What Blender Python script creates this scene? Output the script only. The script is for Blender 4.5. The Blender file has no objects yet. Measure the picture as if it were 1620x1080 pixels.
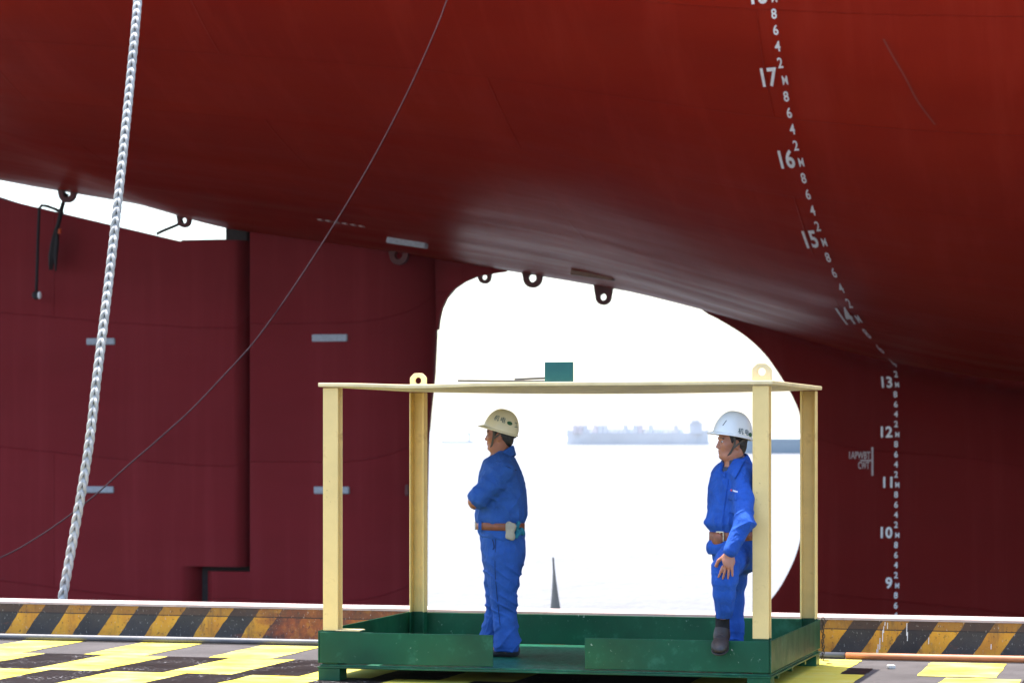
import bpy, bmesh, math, random
import numpy as np
from mathutils import Vector, Matrix
from mathutils.bvhtree import BVHTree
random.seed(7); rng = np.random.default_rng(7)
C = bpy.context.scene.collection
sc = bpy.context.scene

# ------------------------------------------------------------------ camera, sky, sun, exposure
F, V0, EYE = 4300.0, 691.0, 1.713
cam_d = bpy.data.cameras.new('camera'); cam = bpy.data.objects.new('camera', cam_d); C.objects.link(cam)
cam.location = (0, 0, EYE); cam.rotation_euler = (math.radians(90), 0, 0)
cam_d.sensor_width = 36; cam_d.lens = F / 1620 * 36
cam_d.shift_y = (V0 - 540) / 1620
cam_d.clip_start = 0.5; cam_d.clip_end = 60000
cam_d.dof.use_dof = True; cam_d.dof.focus_distance = 19.0; cam_d.dof.aperture_fstop = 4.5
sc.camera = cam
SUN_EL, SUN_X, SUN_Y = math.radians(75), -0.69, 0.72
w = bpy.data.worlds.new('World'); sc.world = w; w.use_nodes = True
nt = w.node_tree; bg = nt.nodes['Background']
sky = nt.nodes.new('ShaderNodeTexSky'); sky.sky_type = 'NISHITA'; sky.sun_disc = False
sky.sun_elevation = SUN_EL; sky.sun_rotation = math.atan2(SUN_X, SUN_Y)
sky.dust_density = 2.0; sky.ozone_density = 1.0; sky.air_density = 1.0
nt.links.new(sky.outputs[0], bg.inputs[0]); bg.inputs[1].default_value = 0.15
sd = bpy.data.lights.new('sun', 'SUN'); sun = bpy.data.objects.new('sun', sd); C.objects.link(sun)
sd.energy = 3.0; sd.angle = math.radians(0.5); sd.color = (1.0, 0.95, 0.87)
sdir = Vector((SUN_X * math.cos(SUN_EL), SUN_Y * math.cos(SUN_EL), math.sin(SUN_EL)))
sun.rotation_euler = sdir.to_track_quat('Z', 'Y').to_euler(); sun.location = (0, 0, 60)
sc.view_settings.view_transform = 'Standard'; sc.view_settings.look = 'None'
sc.view_settings.exposure = 2.0; sc.view_settings.gamma = 1.0
sc.cycles.max_bounces = 8; sc.cycles.diffuse_bounces = 4; sc.cycles.glossy_bounces = 4
sc.cycles.volume_bounces = 0; sc.cycles.sample_clamp_indirect = 6.0

# ------------------------------------------------------------------ helpers
def P(u, v, Y):
    return Vector(((u - 810) / F * Y, Y, EYE - (v - V0) / F * Y))
def link(name, me, mat=None, parent=None, smooth=False):
    o = bpy.data.objects.new(name, me); C.objects.link(o)
    if mat: me.materials.append(mat)
    if smooth: me.polygons.foreach_set('use_smooth', [True] * len(me.polygons))
    if parent: o.parent = parent
    return o
def mesh(name, verts, faces, mat=None, parent=None, smooth=False):
    me = bpy.data.meshes.new(name); me.from_pydata([tuple(v) for v in verts], [], [tuple(f) for f in faces]); me.update()
    return link(name, me, mat, parent, smooth)
def from_bm(name, bm, mat=None, parent=None, smooth=False):
    bmesh.ops.recalc_face_normals(bm, faces=bm.faces)
    me = bpy.data.meshes.new(name); bm.to_mesh(me); bm.free()
    return link(name, me, mat, parent, smooth)
def tag(o, label=None, cat=None, group=None, kind=None):
    if label: o['label'] = label
    if cat: o['category'] = cat
    if group: o['group'] = group
    if kind: o['kind'] = kind
    return o
def empty(name, loc, rz=0):
    o = bpy.data.objects.new(name, None); C.objects.link(o); o.location = loc; o.rotation_euler = (0, 0, rz)
    o.empty_display_size = 0.2
    return o
def bevel(o, wd=0.004, seg=2):
    m = o.modifiers.new('bevel', 'BEVEL'); m.width = wd; m.segments = seg; m.limit_method = 'ANGLE'
    m.angle_limit = math.radians(40); return o
def bx(bm, x0, x1, y0, y1, z0, z1, M=None):
    vs = [bm.verts.new((x, y, z)) for x in (x0, x1) for y in (y0, y1) for z in (z0, z1)]
    for f in ((0,1,3,2),(4,6,7,5),(0,4,5,1),(2,3,7,6),(0,2,6,4),(1,5,7,3)): bm.faces.new([vs[i] for i in f])
    if M is not None:
        for v in vs: v.co = M @ v.co
    return vs
def catmull(pts, n):
    pts = [np.array(p, float) for p in pts]; out = []
    q = [2 * pts[0] - pts[1]] + pts + [2 * pts[-1] - pts[-2]]
    for i in range(1, len(q) - 2):
        for k in range(n):
            t = k / n
            out.append(.5 * (2*q[i] + (q[i+1]-q[i-1])*t + (2*q[i-1]-5*q[i]+4*q[i+1]-q[i+2])*t*t + (-q[i-1]+3*q[i]-3*q[i+1]+q[i+2])*t**3))
    out.append(pts[-1]); return out
def tube_geo(pts, r, n=8, closed=False, V=None, Fc=None):
    pts = [Vector(p) for p in pts]; V = [] if V is None else V; Fc = [] if Fc is None else Fc
    b0 = len(V); N = len(pts); up = Vector((0.31, 0.17, 0.93)).normalized(); prev = None
    for i, p in enumerate(pts):
        a = pts[(i-1) % N] if (closed or i > 0) else p; b = pts[(i+1) % N] if (closed or i < N-1) else p
        t = (b - a).normalized()
        if prev is None:
            x = t.cross(up)
            if x.length < 1e-3: x = t.cross(Vector((1,0,0)))
        else: x = prev - t * prev.dot(t)
        x.normalize(); prev = x; y = t.cross(x); rr = r[i] if hasattr(r, '__len__') else r
        for k in range(n):
            an = 2*math.pi*k/n; V.append(p + (x*math.cos(an) + y*math.sin(an))*rr)
    for i in range(N if closed else N-1):
        for k in range(n):
            j = (i+1) % N
            Fc.append((b0+i*n+k, b0+i*n+(k+1)%n, b0+j*n+(k+1)%n, b0+j*n+k))
    if not closed:
        Fc.append(tuple(b0+k for k in reversed(range(n)))); Fc.append(tuple(b0+(N-1)*n+k for k in range(n)))
    return V, Fc
def tube(name, pts, r, mat, parent=None, n=8, closed=False):
    V, Fc = tube_geo(pts, r, n, closed); return mesh(name, V, Fc, mat, parent, True)
_txt = {}
def text_geo(s, size=1.0, off=0.0, grid=None):
    """2D text outline filled: verts (x,y), faces; baseline at 0, starts at x=0"""
    cu = bpy.data.curves.new('t', 'FONT'); cu.body = s; cu.size = size; cu.offset = off; cu.resolution_u = 3
    o = bpy.data.objects.new('t', cu); C.objects.link(o)
    dg = bpy.context.evaluated_depsgraph_get(); me = bpy.data.meshes.new_from_object(o.evaluated_get(dg))
    bm = bmesh.new(); bm.from_mesh(me); bpy.data.objects.remove(o); bpy.data.curves.remove(cu); bpy.data.meshes.remove(me)
    if len(bm.verts):
        xs = [v.co.x for v in bm.verts]; ys = [v.co.y for v in bm.verts]
        if grid:
            for ax, lo, hi in ((0, min(xs), max(xs)), (1, min(ys), max(ys))):
                k = lo + grid
                while k < hi:
                    co = [0,0,0]; no = [0,0,0]; co[ax] = k; no[ax] = 1
                    bmesh.ops.bisect_plane(bm, geom=bm.verts[:]+bm.edges[:]+bm.faces[:], plane_co=co, plane_no=no); k += grid
    bmesh.ops.triangulate(bm, faces=bm.faces[:])
    bm.verts.index_update()
    V = np.array([[v.co.x, v.co.y] for v in bm.verts]).reshape(-1, 2); Fc = [[v.index for v in f.verts] for f in bm.faces]; bm.free()
    return V, Fc

# ------------------------------------------------------------------ materials
def nodes(name):
    m = bpy.data.materials.new(name); m.use_nodes = True; n = m.node_tree; return m, n, n.nodes['Principled BSDF']
def N(n, t, **k):
    x = n.nodes.new(t)
    for a, b in k.items(): setattr(x, a, b)
    return x
def noise(n, vec, scale, detail=4, rough=.55, dist=0.0):
    x = N(n, 'ShaderNodeTexNoise'); x.inputs['Scale'].default_value = scale; x.inputs['Detail'].default_value = detail
    x.inputs['Roughness'].default_value = rough; x.inputs['Distortion'].default_value = dist
    n.links.new(vec, x.inputs['Vector']); return x.outputs[0]
def ramp(n, fac, stops):
    r = N(n, 'ShaderNodeValToRGB'); e = r.color_ramp.elements
    while len(e) < len(stops): e.new(.5)
    for i, (p, c) in enumerate(stops): e[i].position = p; e[i].color = (*c, 1) if len(c) == 3 else c
    n.links.new(fac, r.inputs[0]); return r.outputs[0]
def gray(n, fac, a, b):
    return ramp(n, fac, [(a, (0,0,0)), (b, (1,1,1))])
def mixc(n, fac, a, b, mode='MIX'):
    x = N(n, 'ShaderNodeMix', data_type='RGBA', blend_type=mode)
    for sck, val in ((x.inputs[0], fac), (x.inputs[6], a), (x.inputs[7], b)):
        if isinstance(val, (int, float)): sck.default_value = val
        elif isinstance(val, tuple): sck.default_value = (*val, 1)
        else: n.links.new(val, sck)
    return x.outputs[2]
def math_(n, op, a, b=None, c=None):
    x = N(n, 'ShaderNodeMath', operation=op)
    for i, v in enumerate((a, b, c)):
        if v is None: continue
        if isinstance(v, (int, float)): x.inputs[i].default_value = v
        else: n.links.new(v, x.inputs[i])
    return x.outputs[0]
def objc(n, scale=(1,1,1), rot=(0,0,0)):
    tc = N(n, 'ShaderNodeTexCoord'); mp = N(n, 'ShaderNodeMapping'); mp.inputs['Scale'].default_value = scale
    mp.inputs['Rotation'].default_value = rot
    n.links.new(tc.outputs['Object'], mp.inputs[0]); return mp.outputs[0]
def bump(n, b, h, strength=.3, dist=.01):
    x = N(n, 'ShaderNodeBump'); x.inputs['Strength'].default_value = strength; x.inputs['Distance'].default_value = dist
    n.links.new(h, x.inputs['Height']); 
    if b.inputs['Normal'].is_linked: n.links.new(b.inputs['Normal'].links[0].from_socket, x.inputs['Normal'])
    n.links.new(x.outputs[0], b.inputs['Normal'])
def paint(name, col, rough=.5, var=.15, scale=6, metal=0, bumpy=.0, wear=None, wear_at=(.68,.74), wscale=9, spec=.5, chips=None):
    m, n, b = nodes(name); v = objc(n)
    f = noise(n, v, scale, 5)
    lo = tuple(c*(1-var) for c in col); hi = tuple(min(1, c*(1+var)) for c in col)
    c = ramp(n, f, [(.3, lo), (.7, hi)])
    if wear: c = mixc(n, gray(n, noise(n, v, wscale, 8, .68), *wear_at), c, wear)
    if chips: c = mixc(n, math_(n, 'MULTIPLY', gray(n, noise(n, v, 30, 6, .72), .64, .68), gray(n, noise(n, v, 1.7, 3, .5), .48, .60)), c, chips)
    n.links.new(c, b.inputs['Base Color']); b.inputs['Metallic'].default_value = metal
    b.inputs['Specular IOR Level'].default_value = spec
    rr = ramp(n, noise(n, v, scale*2.3, 4), [(.3, (rough*.85,)*3), (.7, (min(1, rough*1.15),)*3)]); n.links.new(rr, b.inputs['Roughness'])
    if bumpy: bump(n, b, noise(n, v, scale*8, 4), bumpy, .004)
    return m
def hull_mat(name, c0, c1, rough, seam=True, spec=.2):
    m, n, b = nodes(name); v = objc(n)
    f = noise(n, objc(n, (.16,.16,.5)), 1.0, 5, .6)
    c = ramp(n, f, [(.3, c0), (.72, c1)])
    # vertical wash streaks and faint patches of touch-up paint
    st = noise(n, objc(n, (2.2, .35, .12)), 1.0, 6, .62)
    c = mixc(n, math_(n, 'MULTIPLY', gray(n, st, .50, .74), .42), c, tuple(x*1.25+.012 for x in c1))
    n.links.new(c, b.inputs['Base Color'])
    rr = ramp(n, noise(n, objc(n, (.10,.9,.9)), 1.0, 3, .5), [(.25, (rough*.8,)*3), (.75, (rough*1.3,)*3)]); n.links.new(rr, b.inputs['Roughness'])
    b.inputs['Specular IOR Level'].default_value = spec
    if seam:
        br = N(n, 'ShaderNodeTexBrick'); br.offset = .5
        tc = objc(n, (1,1,1)); sp = N(n, 'ShaderNodeSeparateXYZ'); n.links.new(tc, sp.inputs[0])
        # plates run along the ship: girth coordinate from depth and height
        g = math_(n, 'ADD', math_(n, 'MULTIPLY', sp.outputs[1], -1.0), sp.outputs[2]); cb = N(n, 'ShaderNodeCombineXYZ')
        n.links.new(sp.outputs[0], cb.inputs[0]); n.links.new(g, cb.inputs[1]); n.links.new(cb.outputs[0], br.inputs['Vector'])
        br.inputs['Scale'].default_value = 1; br.inputs['Brick Width'].default_value = 9.0; br.inputs['Row Height'].default_value = 2.9
        br.inputs['Mortar Size'].default_value = .018; br.inputs['Mortar Smooth'].default_value = .6
        bump(n, b, br.outputs['Fac'], .8, .02)
        br.inputs['Color1'].default_value = (0,0,0,1); br.inputs['Color2'].default_value = (1,1,1,1); br.inputs['Mortar'].default_value = (.5,.5,.5,1)
        c2 = mixc(n, math_(n, 'MULTIPLY', br.outputs['Color'], .16), c, (c0[0]*.55, c0[1]*.5, c0[2]*.5)); n.links.new(c2, b.inputs['Base Color'])
    bump(n, b, noise(n, objc(n, (.07,.85,.85)), 1.0, 3, .5), .6, .05); bump(n, b, noise(n, objc(n, (.4,.35,.4)), 1.0, 2, .5), .4, .04)
    bump(n, b, noise(n, v, 14, 2, .5), .06, .003)
    return m
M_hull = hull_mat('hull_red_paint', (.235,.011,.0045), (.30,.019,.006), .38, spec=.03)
M_skeg = hull_mat('skeg_shaded_hull_red', (.125,.007,.006), (.155,.009,.0085), .5, spec=.03)  # same hull red made darker; the skeg's deeper shade sits in the colour
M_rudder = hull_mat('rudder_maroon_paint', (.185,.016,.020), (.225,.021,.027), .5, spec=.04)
M_dark = paint('gap_shade_and_carrier_steel', (.02,.012,.012), .7)  # near-black: paints shade into the rudder gap; also colours the carrier
M_lug = paint('lug_maroon_steel', (.10,.02,.02), .6, .3)
M_white = paint('mark_white_paint', (.78,.77,.76), .55, .12, 8)
M_white_dim = paint('faded_mark_paint', (.42,.33,.31), .6, .2, 8)
M_anode = paint('anode_zinc', (.36,.38,.42), .55, .2, 20)
M_brown_anode = paint('painted_anode', (.20,.10,.06), .5, .3, 8)
M_bronze = paint('propeller_metal', (.07,.075,.08), .5, .2, 3, metal=.2)
M_black_rope = paint('black_rope', (.022,.02,.022), .9, .3, 40)
M_orange = paint('orange_plastic', (.6,.09,.02), .6)
M_green = paint('green_paint', (.003,.065,.030), .40, .28, 3.0, wear=(.022,.12,.07), wear_at=(.56,.72), wscale=6, bumpy=.12, spec=.25, chips=(.30,.36,.30))
M_greenfloor = paint('green_floor_paint', (.004,.085,.045), .42, .4, 14, wear=(.10,.22,.16), wear_at=(.60,.78), wscale=10, bumpy=.5, spec=.3)
M_teal = paint('teal_paint', (.006,.10,.085), .5, .12)
M_cream = paint('cream_paint', (.78,.565,.225), .5, .08, 5, wear=(.42,.25,.09), wear_at=(.58,.76), wscale=5, bumpy=.1, spec=.25, chips=(.25,.12,.03))
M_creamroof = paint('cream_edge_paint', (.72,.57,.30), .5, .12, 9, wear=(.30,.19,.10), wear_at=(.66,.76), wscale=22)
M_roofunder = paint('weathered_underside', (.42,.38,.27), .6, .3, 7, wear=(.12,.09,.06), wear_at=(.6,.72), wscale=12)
M_steel = paint('grey_pipe_steel', (.10,.10,.11), .5, .2, 8, metal=.3)
M_copper = paint('orange_pipe', (.42,.15,.06), .5, .2, 5)
M_bar = paint('dark_flat_bar', (.05,.05,.05), .6, .3, 9)
M_chain = paint('rusty_chain', (.09,.065,.045), .6, .4, 30, metal=.5)
M_stone = paint('pale_stone', (.5,.48,.45), .8, .2, 40)
M_cap = paint('kerb_top_concrete', (.40,.31,.285), .8, .15, 5, wear=(.24,.15,.12), wear_at=(.58,.72), wscale=9, bumpy=.3)
M_quaywall = paint('quay_wall_concrete', (.3,.29,.27), .85, .2, 2, bumpy=.4)

def yellow_mat():
    m, n, b = nodes('yellow_ground_paint'); v = objc(n)
    f = noise(n, v, 2.2, 6, .65)
    c = ramp(n, f, [(.33, (.52,.40,.03)), (.52, (.56,.48,.085)), (.68, (.56,.51,.17))])
    k = gray(n, noise(n, v, 26, 8, .72), .66, .72)
    c = mixc(n, gray(n, noise(n, objc(n, (.8,3,1)), 3.0, 5, .6), .5, .75), c, (.62,.40,.02)); c = mixc(n, k, c, (.10,.09,.08)); n.links.new(c, b.inputs['Base Color']); b.inputs['Roughness'].default_value = .75; b.inputs['Specular IOR Level'].default_value = .2
    bump(n, b, noise(n, v, 90, 3), .3, .004); return m
def black_mat():
    m, n, b = nodes('black_ground_paint'); v = objc(n)
    f = noise(n, v, 3, 6, .65)
    c = ramp(n, f, [(.3, (.006,.004,.0045)), (.7, (.012,.008,.009))])
    k = gray(n, noise(n, v, 34, 4, .75), .59, .63)
    k2 = gray(n, noise(n, v, 3.2, 3, .6), .50, .60)
    kk = math_(n, 'MULTIPLY', k, k2)
    c = mixc(n, kk, c, (.4,.39,.4)); b.inputs['Specular IOR Level'].default_value = .1; n.links.new(c, b.inputs['Base Color'])  # pale specks stand in for wet glints on the black
    rr = ramp(n, f, [(.3, (.45,)*3), (.7, (.65,)*3)]); n.links.new(rr, b.inputs['Roughness'])
    bump(n, b, noise(n, v, 70, 3), .5, .006); return m
def ground_mat():
    m, n, b = nodes('worn_quay_concrete'); v = objc(n)
    c = ramp(n, noise(n, v, 1.6, 8, .7), [(.3, (.052,.046,.047)), (.7, (.092,.083,.083))])
    c = mixc(n, gray(n, noise(n, v, 9, 8, .72), .58, .68), c, (.03,.026,.026))
    c = mixc(n, gray(n, noise(n, v, 30, 6, .7), .67, .72), c, (.16,.145,.13))
    n.links.new(c, b.inputs['Base Color']); b.inputs['Roughness'].default_value = .85; b.inputs['Specular IOR Level'].default_value = .2
    bump(n, b, noise(n, v, 40, 6), .4, .006); return m
def kerb_mat():
    m, n, b = nodes('striped_kerb_paint'); v = objc(n)
    sp = N(n, 'ShaderNodeSeparateXYZ'); n.links.new(v, sp.inputs[0]); x, z = sp.outputs[0], sp.outputs[2]
    wob = math_(n, 'MULTIPLY', math_(n, 'SUBTRACT', noise(n, v, 5, 4), .5), .05)
    t = math_(n, 'ADD', math_(n, 'SUBTRACT', x, math_(n, 'MULTIPLY', z, .72)), wob)
    fr = math_(n, 'FRACT', math_(n, 'DIVIDE', math_(n, 'ADD', t, 100.03), .435))
    isY = math_(n, 'LESS_THAN', fr, .46)
    ycol = ramp(n, noise(n, v, 3.5, 6, .65), [(.3, (.42,.15,.014)), (.5, (.56,.25,.016)), (.7, (.68,.34,.02))])
    bcol = ramp(n, noise(n, v, 3, 6, .65), [(.3, (.016,.015,.016)), (.7, (.048,.043,.041))])
    c = mixc(n, isY, bcol, ycol)
    # rust takes over by the left end of the cage
    d = math_(n, 'ABSOLUTE', math_(n, 'ADD', x, 1.15)); near = math_(n, 'SUBTRACT', 1.0, gray(n, math_(n, 'MULTIPLY', d, .5), .2, .62))
    nr = noise(n, objc(n, (2.2, 2.2, 5)), 1.0, 8, .7)
    rk = gray(n, math_(n, 'ADD', nr, math_(n, 'MULTIPLY', near, .34)), .62, .80)
    rust = ramp(n, noise(n, v, 7, 6, .7), [(.3, (.10,.028,.012)), (.5, (.27,.06,.016)), (.68, (.50,.15,.025))])
    c = mixc(n, math_(n, 'MULTIPLY', rk, .9), c, rust)
    # darker steel strip along the top and the joint line below it
    joint = math_(n, 'LESS_THAN', math_(n, 'ABSOLUTE', math_(n, 'SUBTRACT', math_(n, 'ADD', z, math_(n, 'MULTIPLY', wob, .12)), .212)), .0045)
    top = math_(n, 'GREATER_THAN', z, .212)
    c = mixc(n, math_(n, 'MULTIPLY', top, .5), c, (.085,.035,.018))
    c = mixc(n, math_(n, 'MULTIPLY', joint, .85), c, (.012,.01,.01))
    # grime and paint flecks
    c = mixc(n, math_(n, 'MULTIPLY', gray(n, noise(n, objc(n, (11, 11, 3.2)), 1.0, 7, .7), .50, .68), .6), c, (.045,.032,.028)); c = mixc(n, math_(n, 'MULTIPLY', gray(n, noise(n, objc(n, (26, 26, 26)), 1.0, 5, .7), .59, .64), .7), c, (.02,.016,.015))
    c = mixc(n, math_(n, 'MULTIPLY', gray(n, noise(n, objc(n, (60, 60, 30)), 1.0, 4, .65), .62, .67), .6), c, (.45,.42,.38))
    n.links.new(c, b.inputs['Base Color']); b.inputs['Roughness'].default_value = .7
    bump(n, b, noise(n, v, 28, 6), .35, .006); bump(n, b, joint, -.5, .01); return m
def water_mat():
    m, n, b = nodes('river_water'); v = objc(n, (.5,.22,1))
    b.inputs['Base Color'].default_value = (.142,.130,.120,1); b.inputs['Roughness'].default_value = .45
    b.inputs['IOR'].default_value = 1.33
    bump(n, b, noise(n, v, .35, 5, .65), .9, .9); return m
def fabric(name, col, var=.22, soil=None):
    m, n, b = nodes(name); v = objc(n)
    f = noise(n, v, 7, 6, .62)
    c = ramp(n, f, [(.3, tuple(x*(1-var) for x in col)), (.72, tuple(min(1, x*(1+var)) for x in col))])
    if soil: c = mixc(n, math_(n, 'MULTIPLY', gray(n, noise(n, v, 4, 6, .7), .55, .8), .45), c, soil)
    n.links.new(c, b.inputs['Base Color']); b.inputs['Roughness'].default_value = .85
    b.inputs['Specular IOR Level'].default_value = .25
    bump(n, b, noise(n, objc(n, (1,1,.6)), 13, 4, .55, 1.0), .75, .028)
    bump(n, b, noise(n, v, 420, 2), .25, .001); return m
def skin_mat(name, col):
    m, n, b = nodes(name); v = objc(n)
    c = ramp(n, noise(n, v, 22, 4), [(.3, tuple(x*.84 for x in col)), (.7, col)])
    n.links.new(c, b.inputs['Base Color']); b.inputs['Roughness'].default_value = .5
    b.inputs['Subsurface Weight'].default_value = .12; b.inputs['Subsurface Radius'].default_value = (.012,.005,.003)
    bump(n, b, noise(n, v, 160, 3), .12, .001); return m
M_yellow, M_black, M_ground, M_kerb, M_water = yellow_mat(), black_mat(), ground_mat(), kerb_mat(), water_mat()
M_blue = fabric('blue_work_cloth', (.021,.082,.31), soil=(.022,.055,.16))
M_blue2 = fabric('bright_blue_work_cloth', (.014,.076,.36), soil=(.016,.05,.2))
M_bluedark = fabric('dark_blue_lining', (.012,.03,.10))
M_shirt = fabric('dark_striped_shirt', (.05,.06,.09))
M_skin1 = skin_mat('skin_tanned', (.34,.125,.065)); M_skin2 = skin_mat('skin_warm', (.42,.17,.095))
M_hair = paint('black_hair', (.008,.008,.009), .6, .4, 60)
M_leather = paint('brown_leather', (.21,.062,.026), .5, .3, 20)
M_metal = paint('buckle_metal', (.55,.5,.4), .35, .1, 20, metal=.8)
M_shoe = paint('dark_shoe_leather', (.022,.018,.022), .55, .4, 14)
M_shoe2 = paint('dusty_brown_shoe', (.022,.015,.014), .6, .4, 12, wear=(.035,.038,.045), wear_at=(.52,.64), wscale=10)
M_sock = fabric('black_sock', (.012,.012,.014))
M_hel1 = paint('cream_helmet_plastic', (.70,.64,.46), .33, .08, 4, wear=(.4,.36,.25), wear_at=(.66,.8), wscale=12)
M_hel2 = paint('white_helmet_plastic', (.76,.77,.74), .3, .05, 4, wear=(.5,.5,.48), wear_at=(.68,.8), wscale=12)
M_strap = fabric('grey_strap_webbing', (.10,.09,.075))
M_harness = paint('black_harness_plastic', (.012,.012,.013), .5)
M_decal = paint('blue_green_print', (.02,.085,.11), .5); M_decalg = paint('green_print', (.01,.085,.035), .5)
M_red_print = paint('red_print', (.55,.05,.07), .6)
M_glove = fabric('grey_knit_glove', (.36,.32,.25)); M_glove2 = fabric('teal_rubber_glove', (.02,.17,.24))
M_eye = paint('eye_white', (.5,.47,.44), .3); M_iris = paint('dark_iris', (.012,.008,.006), .2)
M_rope = fabric('white_mooring_rope', (.38,.38,.37), soil=(.15,.15,.14))
M_wire = paint('grey_wire_rope', (.034,.023,.027), .9, .3, 40, spec=.05)

# ------------------------------------------------------------------ setting: quay, kerb frame, water, far shore
KD = math.atan2(-.28850765, .95747759); KO = Vector((-.235, 22.125, 0))
def K(x, q, z=0.0):   # kerb frame: x along the kerb, q towards the camera
    return Vector((KO.x + x*math.cos(KD) + q*math.sin(KD), KO.y + x*math.sin(KD) - q*math.cos(KD), z))
WZ = EYE - 4.9
def kerb_local(o):
    o.location = KO; o.rotation_euler = (0, 0, KD); return o
bm = bmesh.new()
xs = np.linspace(-160, 160, 9); qs = [-.42, .35, 1.6, 6, 30, 90]
gv = [[bm.verts.new((x, -q, 0)) for q in qs] for x in xs]
for i in range(len(xs)-1):
    for j in range(len(qs)-1): bm.faces.new((gv[i][j], gv[i+1][j], gv[i+1][j+1], gv[i][j+1]))
kerb_local(tag(from_bm('quay_ground', bm, M_ground), kind='structure'))
bm = bmesh.new(); bx(bm, -160, 160, .36, .422, WZ-3, -.004)
kerb_local(tag(from_bm('quay_wall', bm, M_quaywall), 'concrete quay wall dropping to the river under the striped kerb', 'quay wall', kind='structure'))
def cells(name, lst, mat, z):
    bm = bmesh.new()
    for (x0, x1, q0, q1, sk) in lst:
        n = 7
        j = lambda: rng.normal(0, .006)
        rows = []
        for a in range(n+1):
            q = q0 + (q1-q0)*a/n; rows.append((bm.verts.new((x0+sk*a/n+j(), -q, z)), bm.verts.new((x1+sk*a/n+j(), -q, z))))
        for a in range(n): bm.faces.new((rows[a][0], rows[a+1][0], rows[a+1][1], rows[a][1]))
    return kerb_local(tag(from_bm(name, bm, mat), kind='structure'))
yl, bl = [], []
rows = [(.30, 1.58), (1.585, 2.93), (2.935, 4.3)]
for k in range(-9, 5):        # left of the cage: half-metre cells, each row set over from the last
    a, b_, c_ = -2.87 + 1.06*k, -2.07 + 1.06*k, -2.41 + 1.09*k
    if b_ > 1.2: continue
    yl.append((a, a+.53, *rows[0], .06)); yl.append((b_-.545, b_-.003, *rows[1], .03)); yl.append((c_+.50, c_+1.085, *rows[2], .03))
    bl.append((b_, b_+.51, *rows[1], .03)); bl.append((c_, c_+.495, *rows[2], .03))
yl += [(2.25, 3.16, .36, 1.10, .03), (2.25, 3.19, 1.105, 1.64, .02), (2.3, 3.40, 1.645, 3.4, .05), (3.70, 4.27, .40, 1.62, .06), (3.99, 4.52, 1.72, 3.6, .03), (5.1, 5.62, .4, 1.62, .05), (5.6,6.1,1.7,3.2,.03)]
bl += [(3.20, 3.37, 1.10, 1.64, .02), (4.54, 5.05, 1.72, 3.1, .03)]
cells('yellow_markings', yl, M_yellow, .004); cells('black_markings', bl, M_black, .0045)

kerb = kerb_local(empty('striped_kerb', KO)); tag(kerb, 'low black and orange striped kerb with pale top along the quay edge', 'kerb')
bm = bmesh.new(); bx(bm, -60, 60, 0.0, .40, 0.0, .282); from_bm('kerb_body', bm, M_kerb, kerb)
bm = bmesh.new()
n = 160; tops = []
for i in range(n+1):
    x = -60 + 120*i/n; dz = rng.normal(0, .0015)
    tops.append([bm.verts.new((x, y, z)) for y, z in ((-.006, .284), (-.004, .302+dz), (.41, .304+dz), (.41, .284))])
for i in range(n):
    for k in range(4): bm.faces.new((tops[i][k], tops[i+1][k], tops[i+1][(k+1)%4], tops[i][(k+1)%4]))
from_bm('kerb_top', bm, M_cap, kerb)
for (xx, zt, zb_) in ((3.28, .275, .245), (3.27, .24, .19), (3.262, .21, .12), (3.24, .15, .06), (3.225, .10, .03), (3.215, .06, .02), (3.30, .27, .22), (3.45, .27, .17), (3.455, .2, .13), (4.1, .12, .08), (3.62, .16, .11)):
    bm = bmesh.new(); vs = [bm.verts.new(p) for p in ((xx-.003, -.0025, zb_), (xx+.003, -.0025, zb_), (xx+.005, -.0025, zt), (xx-.001, -.0025, zt))]; bm.faces.new(vs)
    from_bm('paint_drip', bm, M_white, kerb)
# water and the far bank
bm = bmesh.new(); rr = [(-9000, 9000)]
vs = [bm.verts.new(p) for p in ((-9000, -200, WZ), (9000, -200, WZ), (9000, 9500, WZ), (-9000, 9500, WZ))]; bm.faces.new(vs)
tag(from_bm('river_water', bm, M_water), kind='structure')
bm = bmesh.new(); prev = None
M_shore = paint('far_bank_hazed_grey', (.42,.43,.45), .9)  # bank in pale grey; the haze is put into its colour
for i in range(181):
    x = -1800 + 20*i; h = 5 + 2*math.sin(i*.31) + 1.5*math.sin(i*.83+1) + rng.uniform(0, 2)
    cur = [bm.verts.new((x, 3300, WZ-.5)), bm.verts.new((x, 3320, WZ+h)), bm.verts.new((x, 3600, WZ+h+2)), bm.verts.new((x, 3700, WZ-.5))]
    if prev:
        for k in range(3): bm.faces.new((prev[k], cur[k], cur[k+1], prev[k+1]))
    prev = cur
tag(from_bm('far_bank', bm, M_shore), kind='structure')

# ------------------------------------------------------------------ the ship
ST = math.radians(14.3); SO = Vector((7.56, 54.0, EYE - 12.0)); TC = -.6
ship = empty('red_ship', SO, -ST)
tag(ship, 'huge red ship stern with rudder and white draught numbers behind the quay', 'ship')
eye_ = np.array([0, 0]); So2 = np.array([SO.x, SO.y]); Aout = np.array([-math.sin(ST), -math.cos(ST)]); Aax = np.array([math.cos(ST), -math.sin(ST)])
def S(u, v, t):      # pixel -> (s, draught) on the plane t outboard of the ship's marks
    r = np.array([(u-810)/F, 1.0]); Y = (t + So2 @ Aout)/(r @ Aout); q = r*Y - So2
    return float(q @ Aax), 12 + (V0 - v)/F*Y
def L(s, t, d): return Vector((s, -t, d))
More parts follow.
